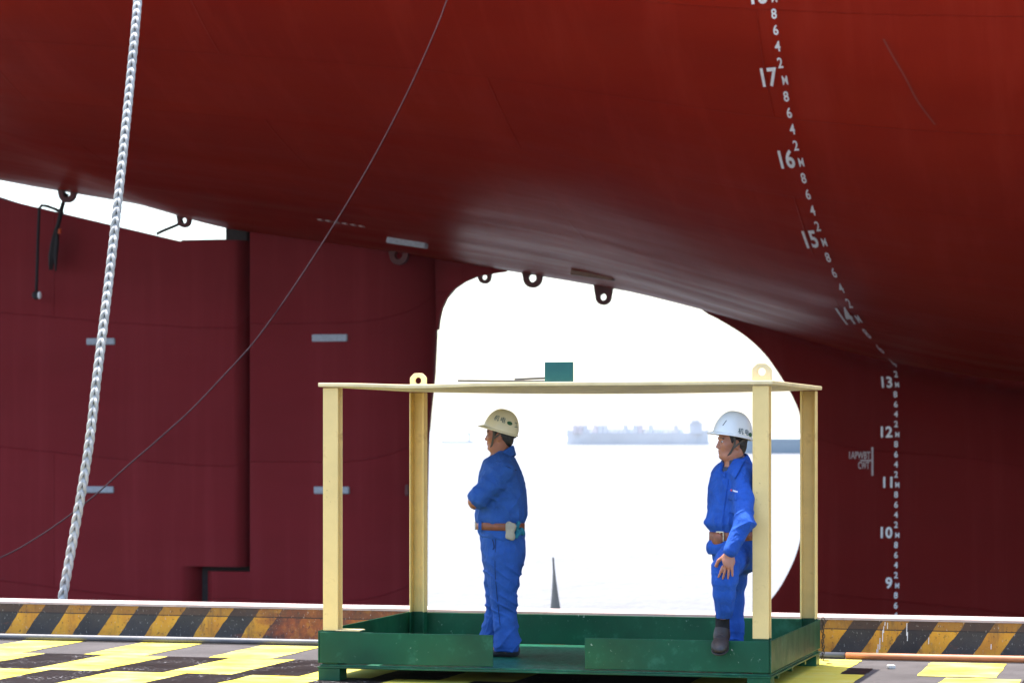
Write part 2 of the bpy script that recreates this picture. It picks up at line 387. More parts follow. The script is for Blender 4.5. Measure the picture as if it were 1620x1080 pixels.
# centreline profile
zc_pts = [(-34, 21.5), (-26, 19.4), (-19.5, 17.59), (-16.18, 17.0), (-14.2, 16.42), (-9.59, 15.72), (-7.14, 15.30), (-5.4, 14.98), (-3.95, 14.60), (-2.2, 14.08), (-.35, 13.52), (2, 13.0), (5, 12.55), (9, 12.1), (20, 11.2), (45, 9.5)]
zs_x = np.linspace(-34, 45, 800); zs_y = np.interp(zs_x, *zip(*zc_pts)); ker = np.hanning(15); ker /= ker.sum()
zs_y = np.convolve(np.pad(zs_y, 7, mode='edge'), ker, 'valid')
def zc(s): return np.interp(s, zs_x, zs_y)
g_pts = [(0, 0), (1.2, .02), (2.5, .10), (4.7, .30), (7.0, .52), (9.6, .92), (12.05, 1.50), (14.7, 2.50), (16.4, 3.50), (17.5, 4.50), (18.9, 7.0), (19.8, 10.0), (20.3, 13.2)]
gc = np.array(catmull(g_pts, 10)); g_t, g_h = gc[:, 0], gc[:, 1]
def hull_tt(h): return np.interp(h, g_h, g_t)
# counter / shell
srow = np.unique(np.concatenate([np.linspace(-34, -20, 10), np.linspace(-20, 8, 57), np.linspace(8, 45, 16)]))
V, Fc = [], []
half = [(tt, h) for tt, h in zip(g_t, g_h)]
prof = [(-tt, h) for tt, h in reversed(half)][:-1] + half
for s in srow:
    nar = 1.0 if s > -22 else 1.0 - .018*(-22 - s)
    for tt, h in prof: V.append(L(s, TC + tt*nar, float(zc(s)) + h + 0.0))
    V.append(L(s, TC + 20.3*nar, 29.5)); V.append(L(s, TC - 20.3*nar, 29.5))
npf = len(prof) + 2
for i in range(len(srow)-1):
    for k in range(npf):
        a = i*npf + k; b = i*npf + (k+1) % npf; Fc.append((a, b, b+npf, a+npf))
Fc.append(tuple(range(npf))); Fc.append(tuple(reversed([(len(srow)-1)*npf + k for k in range(npf)])))
hull = mesh('hull', V, Fc, M_hull, ship, True)
bmh = bmesh.new(); bmh.from_mesh(hull.data); bmesh.ops.recalc_face_normals(bmh, faces=bmh.faces)
for e in bmh.edges:
    if len(e.link_faces) == 2 and e.calc_face_angle(0) > 1.0: e.smooth = False
bmh.to_mesh(hull.data); bmh.free()
# skeg (stern frame) below the counter
se_px = [(1110, 492), (1140, 507), (1180, 532), (1212, 562), (1240, 602), (1258, 634), (1268, 662), (1274, 700), (1276, 745), (1275, 790), (1265, 860), (1245, 910), (1218, 950)]
se_sd = [S(u, v, TC) for u, v in se_px] + [(-3.3, 7.9), (-4.6, 7.0), (-5.6, 6.2), (-5.8, 5.0), (-5.4, 4.0), (-3.5, 3.0), (-2.5, 1.5), (-2.3, 0)]
se_sd = sorted([(d, s) for s, d in se_sd]); se_d, se_s = np.array(catmull(se_sd, 8)).T; o_ = np.argsort(se_d); se_d, se_s = se_d[o_], se_s[o_]
def se(d): return float(np.interp(d, se_d, se_s))
def skeg_w(s, d):
    x = s - se(d); wd = .07 + .48*(1 - math.exp(-max(x, 0)/.8)) + .05*max(x-2, 0)**1.25
    if d < 8.3: wd += .9*math.exp(-((d-5)/1.3)**2)*(1 - math.exp(-max(x, 0)/.6))*math.exp(-max(x, 0)/9)
    rf_ = 1.0 + .42*min(6, max(0, s + .2)); e = (d - (float(zc(s)) - rf_ + .05))/rf_
    if e > 0: e = min(e, 1.0); wd += rf_*(1 - math.sqrt(max(0, 1 - e**2)))*min(1, max(x, 0)/1.6)
    return min(wd, 18)
drow = np.concatenate([np.linspace(0, 8, 17), np.linspace(8.2, 15.2, 71)])
xcol = np.concatenate([np.linspace(0, 1, 9)**1.6*1.2, np.linspace(1.5, 8, 20), np.linspace(9, 47, 20)])
V, Fc = [], []
for d in drow:
    for sgn in (1, -1):
        for x in xcol:
            s = se(d) + x; V.append(L(s, TC + sgn*skeg_w(s, d), min(d, float(zc(s)) + .3)))
nx = len(xcol)
for i in range(len(drow)-1):
    for sg in range(2):
        for k in range(nx-1):
            a = (i*2+sg)*nx + k; b = a + 2*nx; Fc.append((a, a+1, b+1, b) if sg == 0 else (a, b, b+1, a+1))
    a = (i*2)*nx; b = a + nx; Fc.append((a, a+2*nx, b+2*nx, b))
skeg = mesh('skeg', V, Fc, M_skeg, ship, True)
# marks on the hull
def hull_t(s, d):
    h = d - float(zc(s)); tt = hull_tt(h) if h > 0 else -9
    return TC + max(skeg_w(s, min(d, float(zc(s)))), tt)
def put_marks(name, items, mat, parent, off=.025):
    V, Fc = [], []
    for (tx, size, s0, d0, bold, wx) in items:
        v2, f2 = text_geo(tx, size, bold, .06); b = len(V)
        if len(v2) == 0: continue
        for x, y in v2:
            s = s0 + x*wx; d = d0 + y; t0 = hull_t(s, d); td = (hull_t(s, d+.02) - hull_t(s, d-.02))/.04
            nl = math.hypot(1, td); V.append(L(s, t0 + off/nl, d - off*td/nl))
        Fc += [[b+i for i in f] for f in f2]
    return mesh(name, V, Fc, mat, parent)
def sh_(d): return float(np.interp(d, [12.8, 14.2, 19], [.02, .20, .20]))
for m in range(8, 19):
    it = []
    for k in (2, 4, 6, 8): it.append((str(k), .172, sh_(m + k*.1), m + k*.1, .0035, .95))
    it.append(('M', .15, sh_(m) + .02, m, .002, .8))
    v2, _ = text_geo(str(m), .30, .008); wdt = float(v2[:, 0].max())
    it.append((str(m), .30, sh_(m) - .03 - wdt*.95, m, .008, .95))
    for q in it: put_marks('draught_number' if q[0] == str(m) and q[1] > .2 else 'draught_digit' if q[0] != 'M' else 'draught_letter', [q], M_white, ship)
bulk = [('1APWBT', .2, -.62 - .62, 11.68, .004, .85), ('CWT', .2, -.62 - .20, 11.40, .004, .95)]
def strip(name, s0, s1, d0, d1, mat, parent, off=.025):
    V, Fc = [], []; n, m_ = 6, 10
    for i in range(m_+1):
        for j in range(n+1):
            s = s0 + (s1-s0)*j/n; d = d0 + (d1-d0)*i/m_; V.append(L(s, hull_t(s, d)+off, d))
    for i in range(m_):
        for j in range(n): a = i*(n+1)+j; Fc.append((a, a+1, a+n+2, a+n+1))
    return mesh(name, V, Fc, mat, parent)
sa, da = S(1341, 729, TC+.5); sb, db = S(1357, 741, TC+.5); sv, dv0 = S(1380, 752, TC+.5); _, dv1 = S(1380, 707, TC+.5); _, dm = S(1380, 728, TC+.5)
wt = float(text_geo('1APWBT', .2, .004)[0][:, 0].max()); wc = float(text_geo('CWT', .2, .004)[0][:, 0].max())
put_marks('tank_mark', [('1APWBT', .2, sa, da+.05, .004, (sv-sa-.04)/wt)], M_white_dim, ship); put_marks('tank_mark', [('CWT', .2, sb, db, .004, (sv-sb-.06)/wc)], M_white_dim, ship)
strip('tank_mark_line', sv-.02, sv+.02, dv0, dv1, M_white_dim, ship); strip('tank_mark_line', sb+.05, sv-.02, dm-.015, dm+.015, M_white_dim, ship)

for path in ([(1398, 62), (1412, 88), (1432, 122), (1452, 160), (1480, 198)],):
    sd_ = []
    for u, v in path:
        best = min(((abs(hull_t(*S(u, v, t)) - t), t) for t in np.linspace(10, 18, 160)))[1]; sd_.append(S(u, v, best))
    V, Fc = [], []
    for s, d in catmull(sd_, 6): V += [L(s-.018, hull_t(s-.018, d)+.02, d), L(s+.012, hull_t(s+.012, d)+.02, d)]
    Fc = [(2*i, 2*i+1, 2*i+3, 2*i+2) for i in range(len(V)//2-1)]
    mesh('hull_scratch', V, Fc, paint('scratched_hull_paint', (.235,.03,.018), .5), ship)
# rudder
def rline(u, v, t=0): return S(u, v, TC+t)
rud = None
def rud_w(s):    # half thickness along the chord, nose at s=-9.6, tail far left
    x = np.interp(s, [-22.5, -20, -17, -14.6, -12.5, -11.2, -10.3, -9.85, -9.6], [.10, .34, .62, .80, .84, .78, .58, .34, .04]); return float(x)
def plate(name, cols, mat, parent, wf, rows=16):
    """closed solid from columns (s, d_lo, d_hi) with half thickness wf(s, d)"""
    V, Fc = [], []
    for (s, lo, hi) in cols:
        for sg in (1, -1):
            for r in range(rows+1):
                d = lo + (hi-lo)*r/rows; ss = s(d) if callable(s) else s; V.append(L(ss, TC + sg*wf(ss, d), d))
    R = rows+1
    for i in range(len(cols)-1):
        for sg in range(2):
            for r in range(rows):
                a = (i*2+sg)*R + r; b = a + 2*R; Fc.append((a, b, b+1, a+1) if sg == 0 else (a, a+1, b+1, b))
        a = i*2*R; b = a + 2*R
        Fc.append((a, a+R, b+R, b)); Fc.append((a+rows, b+rows, b+R+rows, a+R+rows))
    for i in (0, len(cols)-1):
        for r in range(rows): a = i*2*R + r; Fc.append((a, a+1, a+R+1, a+R) if i == 0 else (a, a+R, a+R+1, a+1))
    o = mesh(name, V, Fc, mat, parent, True)
    b_ = bmesh.new(); b_.from_mesh(o.data); bmesh.ops.recalc_face_normals(b_, faces=b_.faces)
    for e in b_.edges:
        if len(e.link_faces) == 2 and e.calc_face_angle(0) > .7: e.smooth = False
    b_.to_mesh(o.data); b_.free(); return o
s393, d378 = rline(393, 380, .7); s315, d895 = rline(312, 895, .7); s280, d382 = rline(280, 382, .75); s0, d315 = rline(0, 315, .5)
def atop(s): return float(np.interp(s, [-24, s0, s280, s393], [d315+1.6, d315, d382, d378]))
RE = .30
def edge_round(s, edge): x = max(0.0, edge - s); return 1.0 if x > RE else math.sqrt(max(0, 1 - (1 - x/RE)**2))
lo = 4.5
cA = [(s, lo, atop(s)) for s in np.linspace(-22.6, s315-RE, 26)]
cA += [(s315-RE+RE*math.sin(a), lo, atop(s315)) for a in np.linspace(.1, 1.5, 8)]
def wA(s, d): return rud_w(s)*1.0 * (edge_round(s, s315) if d < d895-.05 else 1)
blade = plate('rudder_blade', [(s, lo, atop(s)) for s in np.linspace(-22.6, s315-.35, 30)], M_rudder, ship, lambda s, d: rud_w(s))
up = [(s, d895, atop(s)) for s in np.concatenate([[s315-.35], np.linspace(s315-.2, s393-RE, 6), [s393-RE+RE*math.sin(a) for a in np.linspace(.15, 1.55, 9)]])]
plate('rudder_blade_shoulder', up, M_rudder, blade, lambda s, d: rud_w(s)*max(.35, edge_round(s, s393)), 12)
low = [(s, lo, d895+.001) for s in [s315-.35] + [s315-.35+.35*math.sin(a) for a in np.linspace(.15, 1.5, 8)]]
plate('rudder_blade_lower_edge', low, M_rudder, blade, lambda s, d: rud_w(s)*max(.3, math.sqrt(max(0, 1 - (max(0, s-(s315-.35))/.36)**2))), 8)
# fixed horn in front of the blade, nose curving away on the right
px_nose = [(690, 405), (692, 520), (688, 600), (683, 640), (678, 700), (676, 800), (675, 965)]
nd = sorted([(rline(u, v)[1], rline(u, v)[0]) for u, v in px_nose]); ndd, nds = zip(*nd)
def nose(d): return float(np.interp(d, ndd, nds))
fr_ = np.concatenate([np.linspace(0, .6, 10), .6 + .4*np.sin(np.linspace(.08, math.pi/2, 16))])
def wB(s, d):
    x = nose(d) - s; return .70*math.sqrt(max(0.0, 1 - max(0, 1 - x/1.9)**2)) + .02
sB = s393 + .04
colsB = [((lambda d, f=f: sB + f*(nose(d)-sB)), lo, float(zc(sB + f*(-9.6-sB)))+.3) for f in fr_]
horn = plate('rudder_horn', colsB, M_rudder, ship, wB, 30)
colsC = [(s, lo, rline(330, 903, .7)[1]) for s in np.linspace(s315+.16, s393+.05, 7)]
plate('rudder_horn_heel', colsC, M_rudder, horn, lambda s, d: .69*(math.sqrt(max(.02, 1-max(0, 1-(s-s315-.10)/.2)**2)) if s < s315+.3 else 1), 6)
bm = bmesh.new(); bx(bm, s315-.5, s393+.3, -TC-.34, -TC+.34, lo, 16.2); from_bm('rudder_gap_filler', bm, M_dark, ship)  # dark filler box added in the rudder gap to block the sky behind
sx0, dx0 = rline(357, 379, .5); sx1, dx1 = rline(394, 361, .5)
bm = bmesh.new(); bx(bm, sx0, sx1, -TC-.55, -TC+.55, dx0-.1, dx1+.25); bevel(from_bm('rudder_carrier', bm, M_dark, ship, False), .06, 3)
# skirt between horn and hull with its rounded lower edge
sk = [(684, 395), (684, 520), (694, 522), (696, 505), (700, 488), (708, 471), (720, 457), (736, 446), (757, 437), (786, 432), (801, 430), (801, 410)]
bm = bmesh.new(); ps = [rline(u, v) for u, v in sk]
fr0 = [bm.verts.new(L(s, TC+.08, d)) for s, d in ps]; bk0 = [bm.verts.new(L(s, TC-.08, d)) for s, d in ps]
bm.faces.new(fr0); bm.faces.new(list(reversed(bk0)))
for i in range(len(ps)): j = (i+1) % len(ps); bm.faces.new((fr0[i], bk0[i], bk0[j], fr0[j]))
from_bm('rudder_skirt', bm, M_rudder, ship)
def anode(u, v, t, w_, h_, mat, parent, name='anode', tilt=0):
    s, d = S(u, v, t); bm = bmesh.new(); bx(bm, -w_/2, w_/2, -.05, .06, -h_/2, h_/2)
    o = from_bm(name, bm, mat, parent); o.location = L(s, t, d); o.rotation_euler = (0, tilt, 0); return bevel(o, .03, 3)
anode(160, 540, TC+rud_w(-17)+.02, .66, .15, M_anode, blade); anode(158, 774, TC+rud_w(-17)+.02, .66, .15, M_anode, blade)
anode(522, 534.5, TC+.71, .78, .16, M_anode, horn); anode(525, 775, TC+.71, .78, .16, M_anode, horn)
anode(644, 775, TC+.50, .08, .24, M_lug, horn)
# anodes, faded lettering and pad eyes under the counter
def under(u, v, name, w_, h_, mat, tilt):
    # walk outboard until the hull bottom meets the sight line
    best = None
    for t in np.linspace(-.5, 9, 400):
        s, d = S(u, v, t); z = float(zc(s)) + float(np.interp(t-TC, g_t, g_h))
        if best is None or abs(z-d) < best[0]: best = (abs(z-d), s, t, z)
    _, s, t, z = best
    bm = bmesh.new(); bx(bm, -w_/2, w_/2, -.12, .12, -h_, .15); o = from_bm(name, bm, mat, ship); o.location = L(s, t, z); o.rotation_euler = (0, tilt, 0)
    return bevel(o, .02, 2)
under(645, 381, 'hull_anode', .80, .10, M_anode, math.radians(9)); under(938, 434, 'hull_anode', .85, .07, M_brown_anode, math.radians(9))
for k in range(6): under(508 + 13*k, 348 + 2.1*k, 'faded_hull_mark', .10, .012, M_white_dim, math.radians(9))
def padeye(u, v, t, R, mat=M_lug):
    s, d = S(u, v, t); n = 40; bm = bmesh.new(); outer, inner = [], []
    for i in range(n):
        a = 2*math.pi*i/n; c, sn = math.cos(a), math.sin(a)
        if sn <= 0: o = (R*c, R*sn)
        else:
            k = 1/max(abs(c), abs(sn)); o = (R*c*k*(1.0+.35*sn), R*sn*k*1.7)
        outer.append(o); inner.append((R*.40*c, R*.40*sn))
    rings = [[bm.verts.new((x, y, z)) for x, z in ring] for y in (-.07, .07) for ring in (outer, inner)]
    for i in range(n):
        j = (i+1) % n
        bm.faces.new((rings[0][i], rings[0][j], rings[1][j], rings[1][i])); bm.faces.new((rings[2][i], rings[3][i], rings[3][j], rings[2][j]))
        bm.faces.new((rings[0][i], rings[2][i], rings[2][j], rings[0][j])); bm.faces.new((rings[1][i], rings[1][j], rings[3][j], rings[3][i]))
    o = from_bm('pad_eye', bm, mat, ship); o.location = L(s, t, d); return bevel(o, .012, 2)
padeye(107, 306, TC+.9, .20); padeye(292, 349, TC+.9, .15); padeye(632, 404, TC+1.0, .20, M_lug)
padeye(767, 438.5, TC+.0, .14); padeye(843, 440, TC+.7, .20); padeye(955, 470, TC+.2, .165)
# propeller: one blade tip shows above the kerb
ps, pd = S(883, 878, TC)
prop = mesh('propeller', *tube_geo([L(ps-1.1, TC, 5.0), L(ps-.9, TC, 5.0), L(ps-.3, TC, 5), L(ps+.5, TC, 5.0), L(-5.3, TC, 5.0)], [.1, .42, .62, .7, .75], 20), M_bronze, ship, True)
for k in range(5):
    a = 2*math.pi*k/5; R0 = pd - 5.0; V, Fc = [], []
    rs = np.linspace(.1, 1, 26); cs = np.linspace(-1, 1, 13)
    for r in rs:
        ch = 1.05*math.sin(math.pi*min(1, .18 + .80*r))**.75*(1-r**9)**.5 + .01; pitch = math.atan2(.95, 2*math.pi*r*.5)
        for sd_ in (1, -1):
            for c in cs:
                rad = r*R0; th = a + (c*ch*math.cos(pitch))/max(rad, .6)*.95 + .10*r*r
                thk = .055*(1-r*.75)*(1-c*c)+.004
                V.append(L(ps + c*ch*math.sin(pitch) + sd_*thk, TC + rad*math.sin(th), 5.0 + rad*math.cos(th)))
    nc = len(cs)
    for i in range(len(rs)-1):
        for sd_ in range(2):
            for j in range(nc-1):
                q = (i*2+sd_)*nc + j; Fc.append((q, q+1, q+1+2*nc, q+2*nc))
        for j in (0, nc-1): q = i*2*nc + j; Fc.append((q, q+nc, q+3*nc, q+2*nc))
    mesh('propeller_blade', V, Fc, M_bronze, prop, True)

# things hanging at the rudder top
TR = TC + .9
def SP(u, v, t): s, d = S(u, v, t); q = ship.matrix_basis @ Vector((s, -t, d)); return q
ship.matrix_basis = Matrix.Translation(SO) @ Matrix.Rotation(-ST, 4, 'Z')
hl = empty('hanging_line', SP(60, 467, TR)); B = hl.location
tag(hl, 'thin dark line hanging over the rudder edge with a pale ball at its end', 'line')
tube('line', [SP(u, v, TR) - B for u, v in ((100, 337), (88, 331), (74, 326), (66, 325), (62, 330), (60, 380), (58.5, 430), (57.5, 460))], .035, M_black_rope, hl, 8)
V, Fc = tube_geo([SP(57.5, 467+k, TR) - B for k in (-7, -6, -3.5, 0, 3.5, 6, 7)], [.01, .05, .085, .1, .085, .05, .01], 14); mesh('ball', V, Fc, M_black_rope, hl, True)
V, Fc = tube_geo([SP(62.5, 467+k, TR+.04) - B for k in (-6, -5, -2.5, 0, 2.5, 5, 6)], [.005, .03, .045, .05, .045, .03, .005], 12); mesh('ball_end', V, Fc, M_white, hl, True)
br_ = empty('frayed_rope_tail', SP(84, 424, TR)); B = br_.location
tag(br_, 'dark frayed rope tail hanging from a pad eye at the top left', 'rope tail')
tube('rope_tail_line', [SP(u, v, TR) - B for u, v in ((106, 306), (101, 318), (97, 332), (93, 352), (89, 366))], [.05, .045, .05, .045, .05], M_black_rope, br_, 8)
V, Fc = [], []
for k in range(16):
    a = rng.uniform(-1, 1); e = rng.uniform(-1, 1); dv = rng.uniform(-12, 6)
    tube_geo([SP(89+a*2, 362, TR) - B, SP(86+a*5, 385, TR+e*.08) - B, SP(83+a*6, 405, TR+e*.1) - B, SP(82+a*7, 424+dv, TR+e*.1) - B], [.03, .045, .04, .012], 6, False, V, Fc)
mesh('rope_fray', V, Fc, M_black_rope, br_, True)
tube('orange_binding', [SP(95, 362, TR+.08) - B, SP(94, 370, TR+.08) - B], .035, M_orange, br_, 8)
sl = tube('lashing_strap', [Vector((0,0,0))] + [SP(u, v, TR) - SP(248, 370, TR) for u, v in ((256, 366), (268, 361), (280, 356), (290, 350))], .035, M_black_rope, None, 6)
sl.location = SP(248, 370, TR); tag(sl, 'short dark lashing strap from the second pad eye to the rudder top', 'strap')

# ------------------------------------------------------------------ ropes to the ship
def plait(name, path, R, mat, pitch):
    path = [Vector(p) for p in path]; V, Fc = [], []; Ls = [0]
    for a, b in zip(path, path[1:]): Ls.append(Ls[-1] + (b-a).length)
    n = int(Ls[-1]/pitch*22); ss = np.linspace(0, Ls[-1], n)
    pa = np.array(path); P3 = np.stack([np.interp(ss, Ls, pa[:, k]) for k in range(3)], 1)
    T = np.gradient(P3, axis=0); T /= np.linalg.norm(T, axis=1)[:, None]
    side = np.cross(T, np.array([0, 1.0, 0])); side /= np.linalg.norm(side, axis=1)[:, None]; fw = np.cross(side, T)
    for k in range(4):
        th = 2*math.pi*(ss/(pitch*2) + k/4)
        q = P3 + side*(R*.60*np.sin(th))[:, None] + fw*(R*.42*np.sin(2*th + .0))[:, None]
        tube_geo(q, R*.41, 7, False, V, Fc)
    return mesh(name, V, Fc, mat, None, True)
def Yk(u): return 23.85
rp = [P(88, 1010, 23.9), P(99, 945, 23.9), P(137, 730, 24.1), P(153, 600, 24.3), P(168, 480, 24.6), P(182, 360, 24.9), P(195, 240, 25.2), P(207, 120, 25.6), P(218, 0, 26.0), P(238, -250, 27.5), P(262, -620, 31), P(275, -850, 35.0)]
rope = plait('mooring_rope', catmull(rp, 8), .043, M_rope, .19)
tag(rope, 'thick white plaited mooring rope rising behind the kerb on the left', 'rope')
wp = [(-420, 1030, 25), (-150, 950, 26), (0, 882, 26.5), (50, 855, 26.7), (100, 822, 27), (150, 783, 27.2), (200, 738, 27.5), (250, 695, 27.8), (300, 650, 28), (350, 598, 28.3), (400, 543, 28.6), (450, 475, 29), (500, 400, 29.5), (550, 320, 30), (600, 233, 30.5), (650, 135, 31), (690, 45, 31.6), (707, 0, 32), (760, -150, 33), (880, -560, 36)]
wire = tube('wire_cable', catmull([P(*p) for p in wp], 5), .0072, M_wire, None, 6)
tag(wire, 'thin grey wire cable sagging from upper middle to lower left before the hull', 'cable')

# ------------------------------------------------------------------ pipes and small things on the quay
pk = tube('grey_pipe', [K(x, q, .03) for x, q in ((-14, .62), (-8, .5), (-4.15, .37), (-2.7, .30), (-1.32, .24), (0, .22), (2.0, .26), (3.02, .32))], .026, M_steel, None, 12)
tag(pk, 'long thin grey pipe lying along the foot of the striped kerb', 'pipe')
pk = tube('orange_pipe', [K(x, q, .030) for x, q in ((3.03, .322), (3.6, .31), (4.38, .27), (7, .25), (14, .3))], .027, M_copper, None, 12)
tag(pk, 'orange brown pipe along the kerb foot at the right', 'pipe')
bm = bmesh.new(); bx(bm, -.03, .03, -.02, .02, 0, .03); st = bevel(from_bm('stone_chip', bm, M_stone), .008, 2)
st.location = K(3.49, 1.05, .001); st.rotation_euler = (.1, .05, .4); tag(st, 'small pale stone lying on the concrete right of the cage', 'stone')

# ------------------------------------------------------------------ the personnel cage
CA = -math.radians(15); CO = Vector((.485, 19.8, 0)); cage = empty('personnel_cage', CO, CA)
tag(cage, 'open steel cage with green base, cream posts and flat cream roof', 'cage')
CM = Matrix.Translation(CO) @ Matrix.Rotation(CA, 4, 'Z')
def panel(name, x0, x1, y0, y1, z0, z1, mat=M_green, lip=None):
    bm = bmesh.new(); bx(bm, x0, x1, y0, y1, z0, z1); return bevel(from_bm(name, bm, mat, cage), .004, 2)
fp = panel('front_panel', -1.605, -.338, -1.122, -1.112, .125, .345); fp.rotation_euler = (0, 0, 0)
panel('front_panel', .314, 1.592, -1.122, -1.112, .125, .338)
panel('side_panel', 1.594, 1.604, -1.121, 1.10, .125, .342); panel('side_panel', -1.617, -1.607, -1.121, 1.10, .125, .352)
panel('back_panel', -1.605, 1.592, 1.09, 1.10, .1165, .345)
panel('floor_plate', -1.606, 1.593, -1.111, 1.089, .102, .116, M_greenfloor)
bm = bmesh.new()
for y in (-1.124, 1.094): bx(bm, -1.62, 1.607, y, y+.03, .088, .1018)
for x in (-1.62, 1.577): bx(bm, x, x+.03, -1.093, 1.093, .088, .1018)
bevel(from_bm('base_frame', bm, M_green, cage), .003, 1)
bm = bmesh.new()
for y in (-.6, 0, .6): bx(bm, -1.58, 1.57, y-.03, y+.03, .045, .087)
from_bm('base_beam', bm, M_green, cage)
for x in (-1.615, 1.44):
    for y in (-1.12, .93):
        panel('foot', x, x+.16, y, y+.16, .0, .0875)
def hbeam(w_, d_, z0, z1, swap=False, t=.009):
    bm = bmesh.new()
    parts = [(-w_/2, w_/2, -d_/2, -d_/2+t), (-w_/2, w_/2, d_/2-t, d_/2), (-t/2, t/2, -d_/2+t, d_/2-t)]
    for x0, x1, y0, y1 in parts:
        if swap: x0, x1, y0, y1 = y0, y1, x0, x1
        bx(bm, x0, x1, y0, y1, z0, z1)
    return bm
def chan(w_, d_, z0, z1, t=.01):   # channel, open towards the front
    bm = bmesh.new()
    bx(bm, -w_/2, w_/2, d_/2-t, d_/2, z0, z1); bx(bm, -w_/2, -w_/2+t, -d_/2, d_/2-t, z0, z1); bx(bm, w_/2-t, w_/2, -d_/2, d_/2-t, z0, z1); return bm
for (x, y, k) in ((-1.53, -1.05, 0), (1.53, -1.05, 0), (-1.53, 1.02, 1), (1.53, 1.02, 1)):
    bm = hbeam(.112, .105, .352, 2.058) if k == 0 else chan(.118, .10, .352, 2.058)
    p = bevel(from_bm('post', bm, M_cream, cage), .004, 2); p.location = (x, y, 0)
    bm = hbeam(.110, .103, .1165, .3515) if k == 0 else chan(.116, .098, .1165, .3515)
    q = from_bm('post_foot', bm, M_green, p)
# roof sheet, slightly sagging
nx_, ny_ = 40, 20; V, Fc = [], []
def sag(x, y): return -.022*(1-(x/1.6)**2)*(.55+.45*(y/1.1)) - .014*math.exp(-((x+.9)/.35)**2)*(.5-.5*y/1.1)
for zz in (2.066, 2.094):
    for j in range(ny_+1):
        for i in range(nx_+1):
            x = -1.615+3.23*i/nx_; y = -1.125+2.245*j/ny_; V.append((x, y, zz + sag(x, y)))
nn = (nx_+1)*(ny_+1)
for j in range(ny_):
    for i in range(nx_):
        a = j*(nx_+1)+i; Fc.append((a, a+nx_+1, a+nx_+2, a+1)); Fc.append((nn+a, nn+a+1, nn+a+nx_+2, nn+a+nx_+1))
rim = [i for i in range(nx_+1)] + [(j+1)*(nx_+1)-1 for j in range(1, ny_+1)] + [ny_*(nx_+1)+i for i in range(nx_-1, -1, -1)] + [j*(nx_+1) for j in range(ny_-1, 0, -1)]
for a, b in zip(rim, rim[1:]+rim[:1]): Fc.append((a, b, nn+b, nn+a))
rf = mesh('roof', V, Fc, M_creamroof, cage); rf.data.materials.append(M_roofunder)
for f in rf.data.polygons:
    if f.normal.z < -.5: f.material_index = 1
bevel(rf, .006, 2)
def lifting_lug(x, y):
    bm = bmesh.new(); n = 32; hw, hh, ro = .066, .118, .045; outer, inner = [], []
    for i in range(n):
        a = 2*math.pi*i/n + math.pi/n; c, s_ = math.cos(a), math.sin(a)
        k = 1/max(abs(c)/hw, abs(s_)/.062); px_, pz = c*k, s_*k
        if pz > 0:   # chamfered top corners
            e = abs(px_)/hw + pz/.062
            if e > 1.45: px_, pz = px_*1.45/e, pz*1.45/e
        outer.append((px_, pz+.062)); inner.append((.026*c, .026*s_+.066))
    rings = [[bm.verts.new((a_, yy, b_)) for a_, b_ in ring] for yy in (-.014, .014) for ring in (outer, inner)]
    for i in range(n):
        j = (i+1) % n
        for q in ((0,1,0,1),): pass
        bm.faces.new((rings[0][i], rings[0][j], rings[1][j], rings[1][i])); bm.faces.new((rings[2][i], rings[3][i], rings[3][j], rings[2][j]))
        bm.faces.new((rings[0][i], rings[2][i], rings[2][j], rings[0][j])); bm.faces.new((rings[1][i], rings[1][j], rings[3][j], rings[3][i]))
    o = from_bm('lifting_lug', bm, M_creamroof, cage); o.location = (x, y, 2.088 + sag(x, y)); return bevel(o, .003, 2)
lifting_lug(-1.53, 1.02); lifting_lug(1.53, -1.05)
bm = bmesh.new(); bx(bm, -.1, .1, -.012, .012, 0, .155); o = bevel(from_bm('sign_plate', bm, M_teal, cage), .003, 2); o.location = (.118, -1.06, 2.075)
bm = bmesh.new(); bx(bm, -.09, .09, -.06, .06, 0, .008); o = from_bm('corner_gusset', bm, M_creamroof, cage); o.location = (-1.40, -1.05, .352)
cagepos = lambda x, y, z: CM @ Vector((x, y, z))
for (x, y, ln, tilt, rz, lab) in ((-.35, -.85, .62, .012, .05, 'thin dark flat bar lying on the cage roof, the longer lower one'), (-.14, -.7, .30, -.035, -.06, 'short dark flat bar resting tilted on the cage roof')):
    bm = bmesh.new(); bx(bm, -ln/2, ln/2, -.03, .03, 0, .014); o = bevel(from_bm('flat_bar', bm, M_bar), .002, 1)
    o.location = cagepos(x, y, 2.098 if ln > .4 else 2.118); o.rotation_euler = (0, tilt, CA+rz); tag(o, lab, 'metal bar', 'flat bars lying on the cage roof')
# chain at the right rear corner
V, Fc = [], []
cz = .35; a0 = cagepos(1.63, 1.06, 0)
for k in range(17):
    z = .345 - k*.0205; ring = []
    c = Vector((a0.x + .004*math.sin(k*1.3) + max(0, k-14)*.02, a0.y - .01 - max(0, k-14)*.012, max(z, .012)))
    for i in range(12):
        a = 2*math.pi*i/12; e = Vector((.0095*math.cos(a), 0, .017*math.sin(a))) if k % 2 == 0 else Vector((0, .0095*math.cos(a), .017*math.sin(a)))
        if k >= 15: e = Vector((.02*math.cos(a), .012*math.sin(a), 0))
        ring.append(c + e - a0)
    tube_geo(ring, .0036, 6, True, V, Fc)
ch = mesh('steel_chain', V, Fc, M_chain, None, True); ch.location = a0; tag(ch, 'short rusty chain hanging at the right rear corner of the cage', 'chain')

